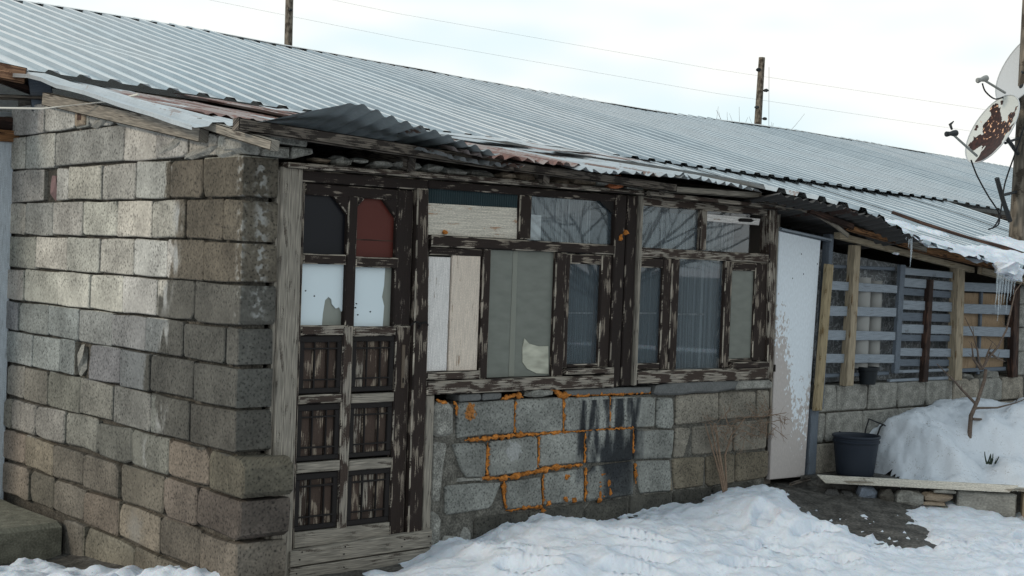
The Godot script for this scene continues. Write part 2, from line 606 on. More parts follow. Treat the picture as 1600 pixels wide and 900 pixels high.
	std("pane_red", null, 0.45, Color8(84, 38, 31))
	std("film_grey", null, 0.35, Color8(136, 138, 130))
	speckle_material("paper", Vector3(172, 170, 155), 0.1, 801, 0.9, 0.0, 0.02)
	std("paper_white", null, 0.9, Color8(206, 210, 210))
	std("cloth_pink", null, 0.9, Color8(128, 104, 102))
	std("lock_metal", null, 0.5, Color8(88, 74, 60)).metallic = 0.5
	std("lnb_grey", null, 0.5, Color8(150, 150, 146))
	std("box_beige", null, 0.8, Color8(176, 162, 138))
	std("leaf_dark", null, 0.8, Color8(46, 56, 44))
	var gl := std("glass", null, 0.02, Color(0.42, 0.48, 0.52, 0.16))
	gl.transparency = BaseMaterial3D.TRANSPARENCY_ALPHA
	gl.metallic_specular = 0.6
	var ic := std("ice", null, 0.08, Color(0.9, 0.94, 0.97, 0.25))
	ic.transparency = BaseMaterial3D.TRANSPARENCY_ALPHA
	var cu := std("curtain", null, 0.95, Color8(196, 200, 200))
	cu.backlight_enabled = true
	cu.backlight = Color(0.3, 0.3, 0.3)
	std("curtain_teal", null, 0.9, Color8(104, 118, 122))
	# woven lines of the net curtains
	var lines := PackedByteArray()
	lines.resize(256 * 4 * 3)
	for x in 256:
		var lv := 150.0 + 100.0 * pow(rng.randf(), 1.5) if x % 3 == 0 else 110.0 + 60.0 * rng.randf()
		for y in 4:
			put_rgb(lines, (y * 256 + x) * 3, lv, lv, lv)
	var lt := tex(256, 4, lines)
	for nm in ["curtain", "curtain_teal", "curtain_blue"]:
		mats[nm].albedo_texture = lt
		mats[nm].uv1_scale = Vector3(1.1, 1.0, 1.0)
	# floral plastic sheet
	var w := 512
	var a := noise_bytes(w, w, 0.022, 501, 2)
	var c := noise_bytes(w, w, 0.05, 502, 3)
	var d := PackedByteArray()
	d.resize(w * w * 3)
	for i in w * w:
		var k := absf(a[i] / 127.5 - 1.0)
		var petal := 1.0 if (k < 0.10 or (a[i] > 176 and c[i] > 120)) else 0.0
		var b := 92.0 + 30.0 * (c[i] / 255.0)
		b = lerp(b, 150.0, petal)
		put_rgb(d, i * 3, b * 0.98, b, b * 1.02)
	std("floral_plastic", tex(w, w, d), 0.4)
	# peeling white paint of the metal door (uv: u across 0..1, v up 0..1)
	w = 256
	var hh := 768
	a = noise_bytes(w, hh, 0.03, 511, 4)
	c = noise_bytes(w, hh, 0.12, 512, 3, 1, 2)
	d = PackedByteArray()
	d.resize(w * hh * 3)
	for y in hh:
		for x in w:
			var i := y * w + x
			var v := 1.0 - float(y) / hh
			var u := float(x) / w
			# the white coat has scaled off below a ragged line that hangs lower in the middle and right
			var lim := 0.60 - 0.34 * smoothstep(0.15, 0.55, u) * (1.0 - smoothstep(0.72, 1.0, u) * 0.35)
			var q := v - lim + 0.42 * (a[i] / 255.0 - 0.5) + 0.30 * (c[i] / 255.0 - 0.5)
			var f := 0.96 + 0.08 * (c[i] / 255.0)
			if q > 0.0:
				put_rgb(d, i * 3, 214 * f, 220 * f, 226 * f)
			else:
				put_rgb(d, i * 3, 178 * f, 170 * f, 166 * f)
	std("door_peeling", tex(w, hh, d), 0.6)
	# satellite dish: grey-white paint eaten by dark rust
	w = 256
	a = noise_bytes(w, w, 0.011, 521, 4)
	c = noise_bytes(w, w, 0.05, 522, 3)
	d = PackedByteArray()
	d.resize(w * w * 3)
	for y in w:
		for x in w:
			var i := y * w + x
			var p := Vector2(float(x) / w - 0.5, float(y) / w - 0.5) * 2.0
			var q := 1.0 - 1.15 * (p - Vector2(-0.05, 0.12)).length() + 1.5 * (a[i] / 255.0 - 0.5)
			if q > 0.12:
				var e := 0.6 + 0.8 * (c[i] / 255.0)
				if c[i] > 188 and p.y < 0.2:
					put_rgb(d, i * 3, 190 * e, 150 * e, 120 * e)
				else:
					put_rgb(d, i * 3, 54 * e, 32 * e, 27 * e)
			else:
				put_rgb(d, i * 3, 196, 198, 194)
	std("dish_rusty", tex(w, w, d), 0.6)
	std("dish_white", null, 0.6, Color8(186, 188, 190))

# ---------------------------------------------------------------- ground and snow
const SNOW_LINE := [[-1.0, 0.0], [0.2, 0.0], [0.9, 0.03], [1.05, 0.07], [1.2, 0.125], [1.45, 0.12], [1.55, 0.165], [1.9, 0.18], [2.1, 0.15], [2.5, 0.12], [2.75, 0.13], [3.0, 0.165], [3.1, 0.205], [3.3, 0.225], [3.5, 0.205], [3.67, 0.205], [3.8, 0.17], [3.9, 0.11], [4.1, 0.08], [5.0, 0.07], [9.0, 0.06]]
const BARE := [[4.35, -0.05, 0.40], [4.06, 0.35, 0.38], [3.84, 0.75, 0.29], [3.72, 1.05, 0.17], [3.66, 1.35, 0.02]]
const STEPS := [[2.2, 1.25, 0.4], [2.55, 1.05, 0.3], [2.75, 1.32, 0.5], [3.05, 1.0, 0.2], [3.3, 1.25, 0.35], [3.55, 0.95, 0.1], [1.75, 0.95, 0.8], [1.55, 1.1, 0.7], [1.95, 0.75, 1.0], [4.4, 1.5, -0.3], [4.1, 1.75, -0.2], [2.95, 0.72, -0.6], [1.3, 0.62, 1.1], [1.15, 0.78, 0.9]]
var crust := fbm(11.0, 8, 4)
var lumps := fbm(1.6, 5, 3)
var bumps := fbm(6.0, 6, 3)
var grains := fbm(19.0, 7, 2)

func ground_y(x: float, z: float) -> float:
	var left := -0.03 - 0.10 * maxf(0.0, -z - 0.1)
	left = maxf(left, -0.32)
	var right := 0.16 * smoothstep(1.2, 3.9, x) * smoothstep(1.5, -0.1, z)
	var y: float = lerp(left, right, smoothstep(-0.1, 0.5, x))
	y += 0.02 * lumps.get_noise_2d(x * 1.5, z * 1.5)
	return y

func snow_y(x: float, z: float) -> float:
	var g := ground_y(x, z)
	var s := 0.0
	if x < 0.3 and z < 0.6:
		var t := 0.05 + 0.05 * bumps.get_noise_2d(x * 0.5, z * 0.5)
		# bare strip at the foot of the wall beside the slab
		t -= 0.14 * smoothstep(-0.32, -0.05, x) * smoothstep(-0.5, -1.2, z)
		t -= 0.2 * smoothstep(-1.55, -1.8, z) * smoothstep(-0.9, -0.3, x)
		s = g + t
	var front: float = table(SNOW_LINE, x + clampf((z - 0.2) * 1.2, -0.2, 0.6) * smoothstep(2.7, 3.4, x) + 0.06 * lumps.get_noise_2d(x * 2.0, z * 2.0))
	var prof: float = front - 0.03 * smoothstep(0.22, 0.0, z) + 0.02 * smoothstep(0.15, 0.4, z)
	prof = lerp(prof, 0.045, smoothstep(0.45, 1.7, z))
	prof = lerp(prof, -0.02, smoothstep(2.4, 4.0, z))
	s = lerp(s if (x < 0.3 and z < 0.6) else prof, prof, smoothstep(0.0, 0.3, x))
	var rough := smoothstep(-0.35, 0.35, lumps.get_noise_2d(x * 0.45 + 7.0, z * 0.45))
	s += -0.012 + 0.040 * lumps.get_noise_2d(x * 0.8, z * 0.8) + lerpf(0.008, 0.030, rough) * bumps.get_noise_2d(x, z) + lerpf(0.004, 0.022, rough) * (0.25 - absf(crust.get_noise_2d(x, z))) + lerpf(0.002, 0.008, rough) * grains.get_noise_2d(x, z)
	# footprints trodden across the yard
	for q in STEPS:
		var c2 := cos(q[2])
		var s2 := sin(q[2])
		var fx: float = ((x - q[0]) * c2 + (z - q[1]) * s2) / 0.15
		var fz: float = (-(x - q[0]) * s2 + (z - q[1]) * c2) / 0.065
		var r2 := fx * fx + fz * fz
		if r2 < 4.0:
			s -= 0.045 * smoothstep(1.25, 0.6, r2) - 0.014 * exp(-pow(sqrt(r2) - 1.35, 2.0) * 9.0)
	# ridged crust
	s += lerpf(0.008, 0.03, 1.0 - rough) * (absf(bumps.get_noise_2d(x * 0.55 + 31.0, z * 0.8)) - 0.2)
	# trodden, melted strip in front of the white door
	var bare := 9.0
	for i in BARE.size() - 1:
		var a := Vector2(BARE[i][0], BARE[i][1])
		var b := Vector2(BARE[i + 1][0], BARE[i + 1][1])
		var p := Vector2(x, z)
		var k := clampf((p - a).dot(b - a) / (b - a).length_squared(), 0.0, 1.0)
		bare = minf(bare, p.distance_to(a.lerp(b, k)) - lerpf(BARE[i][2], BARE[i + 1][2], k))
	bare += 0.16 * bumps.get_noise_2d(x * 0.9, z * 0.9) + 0.10 * lumps.get_noise_2d(x * 2.0, z * 2.0)
	if bare < 0.12:
		var thin := g - 0.022 + 0.05 * bumps.get_noise_2d(x * 1.3 + 3.0, z * 2.1) + 0.02 * grains.get_noise_2d(x, z)
		s = lerpf(minf(s, thin), s, smoothstep(-0.02, 0.14, bare))
	return s

func axis_steps(lo: float, a: float, b: float, hi: float, fine: float) -> PackedFloat32Array:
	var out := PackedFloat32Array()
	var x := a
	var step := fine
	var pre := []
	while x > lo:
		step *= 1.5
		x -= step
		pre.append(maxf(x, lo))
	pre.reverse()
	for v in pre:
		out.append(v)
	x = a
	while x < b:
		out.append(x)
		x += fine
	step = fine
	while x < hi:
		out.append(x)
		step *= 1.5
		x += step
	out.append(hi)
	return out

func height_sheet(xs: PackedFloat32Array, zs: PackedFloat32Array, f: Callable, keep: Callable) -> ArrayMesh:
	var nx := xs.size()
	var nz := zs.size()
	var ys := PackedFloat32Array()
	ys.resize(nx * nz)
	for j in nz:
		for i in nx:
			ys[j * nx + i] = f.call(xs[i], zs[j])
	var V := PackedVector3Array()
	var N := PackedVector3Array()
	V.resize(nx * nz)
	N.resize(nx * nz)
	for j in nz:
		for i in nx:
			var k := j * nx + i
			V[k] = Vector3(xs[i], ys[k], zs[j])
			var i0 := maxi(i - 1, 0)
			var i1 := mini(i + 1, nx - 1)
			var j0 := maxi(j - 1, 0)
			var j1 := mini(j + 1, nz - 1)
			var dx := (ys[j * nx + i1] - ys[j * nx + i0]) / (xs[i1] - xs[i0])
			var dz := (ys[j1 * nx + i] - ys[j0 * nx + i]) / (zs[j1] - zs[j0])
			N[k] = Vector3(-dx, 1.0, -dz).normalized()
	var I := PackedInt32Array()
	for j in nz - 1:
		for i in nx - 1:
			var k := j * nx + i
			if not keep.call(xs[i], zs[j], ys[k]):
				continue
			I.append_array([k, k + 1, k + nx, k + 1, k + nx + 1, k + nx])
	var arr := []
	arr.resize(Mesh.ARRAY_MAX)
	arr[Mesh.ARRAY_VERTEX] = V
	arr[Mesh.ARRAY_NORMAL] = N
	arr[Mesh.ARRAY_INDEX] = I
	var m := ArrayMesh.new()
	m.add_surface_from_arrays(Mesh.PRIMITIVE_TRIANGLES, arr)
	return m

func make_ground() -> void:
	var xs := axis_steps(-150.0, -1.6, 6.4, 160.0, 0.1)
	var zs := axis_steps(-150.0, -3.0, 3.0, 150.0, 0.1)
	var o := put(height_sheet(xs, zs, ground_y, func(_x, _z, _y): return true), "ground", mats["earth"], self)
	o.set_meta("kind", "structure")
	xs = axis_steps(-150.0, -1.3, 6.0, 160.0, 0.026)
	zs = axis_steps(-150.0, -2.3, 2.4, 150.0, 0.026)
	o = put(height_sheet(xs, zs, snow_y, func(x, z, y): return not (x > 0.14 and x < 9.0 and z < -0.16 and z > -8.0)), "snow_cover", mats["snow"], self)
	o.set_meta("kind", "structure")
	o.set_meta("label", "trampled lumpy snow covering the yard in front of the house")

# ---------------------------------------------------------------- block walls
# rows: [bottom, top, joints along the wall]
const SIDE_ROWS := [
	[-0.22, 0.005, [-1.91, -1.62, -1.0, -0.31, 0.03]],
	[0.01, 0.205, [-2.86, -2.44, -2.08, -1.64, -1.2, -0.72, -0.29, 0.06]],
	[0.21, 0.405, [-2.88, -2.5, -2.08, -1.65, -1.2, -0.7, -0.34, 0.085]],
	[0.41, 0.605, [-2.86, -2.73, -2.35, -1.93, -1.5, -1.07, -0.65, -0.23, 0.10]],
	[0.61, 0.81, [-2.84, -2.56, -2.21, -1.75, -1.32, -0.87, -0.45, 0.0]],
	[0.815, 1.01, [-2.87, -2.45, -2.04, -1.82, -1.67, -1.24, -0.89, -0.42, 0.0]],
	[1.015, 1.195, [-2.9, -2.68, -2.23, -1.8, -1.36, -0.95, -0.54, -0.12, 0.0]],
	[1.2, 1.395, [-2.9, -2.61, -2.1, -1.66, -1.24, -0.84, -0.44, 0.0]],
	[1.4, 1.595, [-2.89, -2.45, -1.98, -1.55, -1.13, -0.75, -0.36, 0.0]],
	[1.6, 1.795, [-2.89, -2.62, -2.2, -1.78, -1.33, -0.92, -0.56, -0.18, 0.0]],
	[1.8, 1.995, [-2.88, -2.36, -2.17, -1.99, -1.54, -1.13, -0.73, -0.38, 0.0]],
	[2.0, 2.2, [-2.87, -2.64, -2.2, -1.29, -0.9, -0.55, -0.26, 0.0]],
	[2.205, 2.385, [-2.88, -2.37, -1.93, -1.74, -1.43, -1.01]],
]

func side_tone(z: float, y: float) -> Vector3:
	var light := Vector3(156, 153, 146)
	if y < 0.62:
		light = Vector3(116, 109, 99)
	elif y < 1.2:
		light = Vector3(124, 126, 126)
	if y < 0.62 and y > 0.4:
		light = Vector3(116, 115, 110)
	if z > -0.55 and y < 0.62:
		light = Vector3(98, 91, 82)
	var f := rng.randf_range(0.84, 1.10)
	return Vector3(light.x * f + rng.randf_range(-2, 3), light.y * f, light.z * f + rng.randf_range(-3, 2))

# colour and relief of a block wall: per-block tone, aggregate grain, and the stains the wall carries
func wall_material(called: String, u0: float, v0: float, wm: float, hm: float, px: float, tones: Array, side: bool) -> void:
	var w := int(wm / px)
	var h := int(hm / px)
	var d := PackedByteArray()
	d.resize(w * h * 3)
	var base := PackedVector3Array()
	base.resize(w * h)
	base.fill(Vector3(112, 108, 100))
	for b in tones:
		var x0 := clampi(int((b[0] - u0) / px), 0, w)
		var x1 := clampi(int((b[1] - u0) / px), 0, w)
		var y0 := clampi(int((b[2] - v0) / px), 0, h)
		var y1 := clampi(int((b[3] - v0) / px), 0, h)
		for y in range(y0, y1):
			for x in range(x0, x1):
				base[y * w + x] = b[4]
	var g := noise_bytes(w, h, 0.23, 601, 3)
	var p := noise_bytes(w, h, 0.09, 602, 3)
	var c := noise_bytes(w, h, 0.012, 603, 4)
	var st := noise_bytes(w, h, 0.05, 604, 4, 1, 5)
	var hg := PackedByteArray()
	hg.resize(w * h)
	for y in h:
		var v := v0 + (y + 0.5) * px
		for x in w:
			var i := y * w + x
			var u := u0 + (x + 0.5) * px
			var q := base[i]
			var gr: float = g[i] / 127.5 - 1.0
			var pr: float = p[i] / 127.5 - 1.0
			var cr: float = c[i] / 127.5 - 1.0
			var sr: float = st[i] / 127.5 - 1.0
			var f := 1.0 + 0.17 * gr + 0.11 * pr + 0.17 * cr
			if g[i] < 62:
				f *= 0.62
			if p[i] < 50:
				f *= 0.82 if side else 0.9
			var white := 0.0
			if side:
				# damp stain on the corner end of the wall, with a tide mark of white salts
				var edge := -0.72 - 0.16 * smoothstep(1.5, 0.9, v) + 0.05 * cr + 0.04 * sr + 0.02 * pr + 0.07 * sin(floorf(v * 5.0) * 2.7)
				if v > 0.60 + 0.03 * cr and v < 1.985:
					if u > edge:
						var k := smoothstep(-0.005, 0.035, u - edge) * 0.88
						q = q.lerp(Vector3(82, 75, 65) if v > 1.4 else Vector3(76, 74, 69), k)
				if v > 0.42 and v < 1.96:
					var along := absf(fposmod(v - 0.0, 0.2) - 0.10) / 0.10
					white = 0.95 * smoothstep(0.085, 0.0, absf(u - edge - 0.045 + 0.02 * sr)) * smoothstep(1.15, 0.25, along) * smoothstep(-0.25, 0.35, sr + cr * 0.8)
				if v > 1.2 and v < 1.99 and u > -0.16:
					white = maxf(white, 0.8 * smoothstep(0.05, 0.0, absf(u + 0.015)) * smoothstep(-0.05, 0.4, pr + sr * 0.6))
					if u > 0.04:
						white = maxf(white, 0.75 * smoothstep(0.06, 0.0, absf(u - 0.10)) * smoothstep(0.0, 0.35, pr + sr * 0.5))
				if v < 0.41 and absf(u + 1.0) < 0.16:
					white = maxf(white, 0.4 * smoothstep(0.13, 0.02, Vector2(u + 1.0, v - 0.09).length() + 0.04 * pr))
			else:
				# soot-black runs that came down from the window
				var run := smoothstep(2.15, 2.2, u) * smoothstep(2.72, 2.64, u)
				if run > 0.0 and v < 0.775:
					var comb := smoothstep(-0.7, 0.7, sr * 1.3 + 0.25 * sin(u * 61.0) + 0.3 * pr)
					var low := smoothstep(0.62, 0.45, v)
					var wide := smoothstep(2.36, 2.42, u) * smoothstep(2.66, 2.58, u)
					var k2: float = run * clampf(comb * 0.95 * smoothstep(0.32, 0.46, v + 0.1 * cr) + low * wide * 0.75, 0.0, 0.92)
					k2 *= smoothstep(0.16, 0.24, v)
					q = q.lerp(Vector3(38, 40, 43), k2)
				if v < 0.215:
					q = q * (0.80 + 0.1 * cr)
				# rusty orange smears of sealant
				var bl := Vector2((u - 1.39) / 0.035, (v - 0.745) / 0.05).length() + 0.6 * pr
				if bl < 0.9:
					q = q.lerp(Vector3(176, 108, 48), 0.85)
				var wh := Vector2((u - 1.70) / 0.05, (v - 0.52) / 0.06).length() + 0.7 * pr
				if wh < 0.85:
					white = 0.8
			q = q * f
			q = q.lerp(Vector3(172, 172, 170) * (0.9 + 0.1 * gr), clampf(white, 0.0, 0.9))
			put_rgb(d, i * 3, q.x, q.y, q.z)
			hg[i] = clampi(int(128 + 60 * gr + 60 * pr), 0, 255)
	var m := std(called, tex(w, h, d), 0.96)
	m.texture_repeat = false
	bump(m, ltex(w, h, hg), 0.4)

func make_side_wall(house: Node3D) -> void:
	var U := Vector3(0, 0, 1)
	var N := Vector3(-1, 0, 0)
	var wall := part("side_wall", house)
	var u0 := -3.0
	var v0 := -0.3
	var wm := 3.6
	var hm := 2.8
	var tones := []
	var blocks := []
	for r in SIDE_ROWS.size():
		var row: Array = SIDE_ROWS[r]
		var js: Array = row[2]
		for i in js.size() - 1:
			var a: float = js[i]
			var b: float = js[i + 1]
			var y0: float = row[0]
			var y1: float = row[1]
			# broken-out holes in the wall
			if (r == 10 and i == 1) or (r == 5 and i == 3):
				continue
			var ta := minf(y1, 2.062 - 0.15 * a)
			var tb := minf(y1, 2.062 - 0.15 * b)
			if minf(ta, tb) - y0 < 0.03:
				continue
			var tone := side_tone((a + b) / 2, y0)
			var end: float = b
			if i == js.size() - 2:
				end = 0.6
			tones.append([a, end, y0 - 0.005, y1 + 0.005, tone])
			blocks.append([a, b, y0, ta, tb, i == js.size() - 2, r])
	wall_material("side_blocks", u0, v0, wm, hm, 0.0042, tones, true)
	var mat: Material = mats["side_blocks"]
	var uvs := Vector2(1.0 / wm, 1.0 / hm)
	var uvo := Vector2(-u0 / wm, -v0 / hm)
	for q in blocks:
		var a: float = q[0]
		var b: float = q[1]
		var low: bool = q[6] < 4
		var corner: bool = q[5]
		var jg := rng.randf_range(0.003, 0.009)
		var wob := 0.014 if low else 0.009
		var c := [Vector2(a + jg, q[2] + rng.randf_range(0, wob)), Vector2(b - (0.0 if corner else jg), q[2] + rng.randf_range(0, wob)), Vector2(b - (0.0 if corner else jg), q[4] - rng.randf_range(0, wob)), Vector2(a + jg, q[3] - rng.randf_range(0, wob))]
		if corner:
			for k in [1, 2]:
				c[k].x += rng.randf_range(-0.008, 0.008)
		# chipped blocks around the broken holes
		if q[6] == 5 and absf(a + 1.67) < 0.01:
			c[0].x += 0.02
			c[3].x += 0.05
		var chip := 0.018 if low else 0.010
		var poly := rough_outline(c, chip, 0.006 if low else 0.004)
		var depth := (0.265 if low else 0.19) if corner else 0.16
		if corner and q[6] == 6:
			depth = 0.185
		var fr := rng.randf_range(-0.006, 0.006) + (rng.randf_range(0.0, 0.012) if low else 0.0)
		put(slab(poly, Vector3.ZERO, U, Vector3.UP, N, fr, depth, 0.009 if low else 0.005, uvs, uvo, false, corner, Vector2(1.0, 0.0)), "block", mat, wall)
	# mortar core between and behind the blocks
	var core := PackedVector2Array([Vector2(-2.87, -0.35), Vector2(-0.03, -0.35), Vector2(-0.03, 2.03), Vector2(-2.87, 2.44)])
	put(slab(core, Vector3.ZERO, U, Vector3.UP, N, -0.034, 0.12, 0.0, Vector2.ONE, Vector2.ZERO), "mortar", mats["mortar_dark"], wall)
	# cement smeared over the top courses by the corner, lumps in the joints
	for s in [[-0.75, 2.06, 0.16, 0.03], [-0.42, 2.02, 0.2, 0.022], [-0.18, 2.01, 0.12, 0.026], [-1.2, 2.215, 0.2, 0.03], [-1.58, 2.235, 0.12, 0.028], [-0.6, 2.12, 0.14, 0.03]]:
		put(stone_mesh(Vector3(0.03, s[1], s[0]), Vector3(0.045, s[3], s[2]), 0.0, 0.2, 5, 10), "mortar_smear", mats["concrete"], wall)
	put(stone_mesh(Vector3(0.035, 1.88, -2.235), Vector3(0.03, 0.07, 0.035), 0.3, 0.3), "rubble_fill", mats["cloth_pink"], wall)
	put(stone_mesh(Vector3(0.02, 0.905, -1.755), Vector3(0.03, 0.085, 0.03), 0.2, 0.35), "rubble_fill", mats["concrete"], wall)
	put(slab(rough_outline([Vector2(-1.90, 2.22), Vector2(-1.77, 2.22), Vector2(-1.77, 2.315), Vector2(-1.90, 2.33)], 0.01, 0.003), Vector3.ZERO, U, Vector3.UP, N, 0.012, 0.1, 0.006, Vector2.ONE, Vector2.ZERO), "hollow_brick", mats["stone_brown"], wall)
	put(slab(rect(-1.86, 2.25, -1.81, 2.295), Vector3.ZERO, U, Vector3.UP, N, 0.0145, 0.01, 0.0, Vector2.ONE, Vector2.ZERO), "brick_hollow", mats["rust_post"], wall)

func make_front_wall(house: Node3D) -> void:
	var wall := part("front_wall", house)
	# blocks: four corners (bottom left, bottom right, top right, top left)
	var B := [
		[1.31, .613, 1.700, .616, 1.697, .800, 1.305, .794], [1.712, .616, 2.062, .610, 2.05, .799, 1.712, .800], [2.075, .610, 2.42, .609, 2.413, .793, 2.065, .798], [2.43, .609, 2.80, .590, 2.797, .775, 2.424, .790], [2.81, .589, 2.958, .578, 2.95, .765, 2.807, .773],
		[2.978, .600, 3.352, .610, 3.35, .783, 2.97, .776], [3.362, .610, 3.715, .612, 3.707, .778, 3.366, .783], [3.722, .612, 3.838, .613, 3.836, .781, 3.722, .783],
		[1.36, .400, 1.508, .392, 1.515, .574, 1.285, .584], [1.532, .393, 1.876, .402, 1.872, .592, 1.532, .582], [1.896, .420, 2.232, .419, 2.228, .602, 1.897, .603], [2.245, .418, 2.622, .413, 2.61, .598, 2.242, .602], [2.632, .412, 2.955, .403, 2.962, .570, 2.63, .592],
		[2.968, .402, 3.055, .400, 3.115, .574, 2.977, .583], [3.138, .406, 3.503, .407, 3.502, .571, 3.128, .588], [3.518, .409, 3.822, .407, 3.822, .598, 3.514, .592],
		[1.25, .214, 1.555, .222, 1.625, .358, 1.245, .366], [1.67, .200, 1.925, .206, 1.905, .360, 1.657, .358], [1.935, .206, 2.245, .198, 2.238, .386, 1.933, .383], [2.26, .198, 2.635, .205, 2.625, .402, 2.268, .397], [2.685, .209, 2.975, .200, 2.935, .394, 2.648, .405],
		[2.99, .209, 3.25, .213, 3.25, .390, 2.96, .398], [3.272, .205, 3.53, .213, 3.52, .396, 3.262, .393], [3.546, .211, 3.856, .218, 3.856, .390, 3.538, .394],
		[1.45, -.03, 1.83, -.03, 1.833, .180, 1.452, .176], [1.845, -.03, 2.24, -.03, 2.248, .192, 1.84, .178], [2.258, -.03, 2.60, -.03, 2.602, .190, 2.256, .190], [2.612, -.03, 2.965, -.03, 2.968, .194, 2.614, .200], [2.978, -.03, 3.32, -.03, 3.322, .194, 2.982, .199], [3.332, -.03, 3.70, -.03, 3.70, .206, 3.334, .195],
	]
	var tones := []
	for b in B:
		var mid: float = (b[0] + b[2]) / 2
		var t := Vector3(126, 126, 121) if mid < 2.9 else Vector3(122, 116, 106)
		if b[1] < 0.3 and mid > 2.9:
			t = Vector3(106, 98, 85)
		if b[1] < 0.0:
			t = Vector3(92, 89, 82)
		t *= rng.randf_range(0.9, 1.08)
		tones.append([minf(b[0], b[6]) - 0.01, maxf(b[2], b[4]) + 0.01, b[1] - 0.006, b[5] + 0.008, t])
	wall_material("front_blocks", 1.1, -0.1, 2.85, 1.0, 0.0036, tones, false)
	var uvs := Vector2(1.0 / 2.85, 1.0)
	var uvo := Vector2(-1.1 / 2.85, 0.1)
	for b in B:
		var c := [Vector2(b[0], b[1]), Vector2(b[2], b[3]), Vector2(b[4], b[5]), Vector2(b[6], b[7])]
		put(slab(rough_outline(c, 0.012, 0.003), Vector3.ZERO, Vector3.RIGHT, Vector3.UP, Vector3.BACK, rng.randf_range(-0.006, 0.006), 0.15, 0.007, uvs, uvo, false, false, Vector2.ZERO), "block", mats["front_blocks"], wall)
	# broken stones and rubble at the door end
	var S := [[1.155, .62, 1.285, .625, 1.275, .80, 1.15, .81], [1.155, .275, 1.225, .27, 1.26, .60, 1.155, .612], [1.275, .42, 1.345, .41, 1.36, .52, 1.275, .58], [1.15, .03, 1.225, .06, 1.235, .21, 1.148, .25], [1.24, .10, 1.36, .13, 1.44, .20, 1.245, .21], [1.235, -.03, 1.35, -.02, 1.34, .09, 1.23, .10], [1.36, .03, 1.44, .02, 1.44, .13, 1.37, .14], [1.33, .375, 1.50, .372, 1.5, .388, 1.33, .398]]
	for b in S:
		var c := [Vector2(b[0], b[1]), Vector2(b[2], b[3]), Vector2(b[4], b[5]), Vector2(b[6], b[7])]
		put(slab(rough_outline(c, 0.022, 0.006), Vector3.ZERO, Vector3.RIGHT, Vector3.UP, Vector3.BACK, rng.randf_range(-0.02, 0.01), 0.13, 0.014, Vector2.ONE, Vector2.ZERO, false, false), "stone", mats["stone_grey"] if b[0] < 1.2 else mats["concrete"], wall)
	put(slab(rect(1.14, -0.3, 3.83, 0.79), Vector3.ZERO, Vector3.RIGHT, Vector3.UP, Vector3.BACK, -0.016, 0.13, 0.0, Vector2.ONE, Vector2.ZERO), "mortar", mats["mortar_mid"], wall)
	# thin pieces and cement bed under the sill
	var T := [[1.315, .803, 1.46, .805, 1.46, .842, 1.315, .842], [1.47, .805, 1.60, .805, 1.60, .840, 1.475, .842], [2.06, .806, 2.74, .800, 2.75, .838, 2.06, .842]]
	for b in T:
		var c := [Vector2(b[0], b[1]), Vector2(b[2], b[3]), Vector2(b[4], b[5]), Vector2(b[6], b[7])]
		put(slab(rough_outline(c, 0.008, 0.002), Vector3.ZERO, Vector3.RIGHT, Vector3.UP, Vector3.BACK, 0.004, 0.12, 0.005, Vector2.ONE, Vector2.ZERO), "coping_piece", mats["mortar_grey"], wall)
	var bed := PackedVector2Array([Vector2(2.76, .80), Vector2(2.80, .786), Vector2(3.0, .782), Vector2(3.12, .79), Vector2(3.3, .785), Vector2(3.48, .80), Vector2(3.52, .85), Vector2(3.3, .862), Vector2(2.95, .860), Vector2(2.78, .845)])
	put(slab(bed, Vector3.ZERO, Vector3.RIGHT, Vector3.UP, Vector3.BACK, 0.022, 0.14, 0.012, Vector2.ONE, Vector2.ZERO), "cement_bed", mats["mortar_grey"], wall)
	put(slab(rough_outline([Vector2(3.49, .795), Vector2(3.845, .792), Vector2(3.845, .85), Vector2(3.50, .855)], 0.012, 0.003), Vector3.ZERO, Vector3.RIGHT, Vector3.UP, Vector3.BACK, 0.016, 0.14, 0.008, Vector2.ONE, Vector2.ZERO), "coping_piece", mats["concrete"], wall)
	put(stone_mesh(Vector3(1.86, .828, -0.01), Vector3(0.09, 0.022, 0.04), 0.1), "stone", mats["stone_grey"], wall)
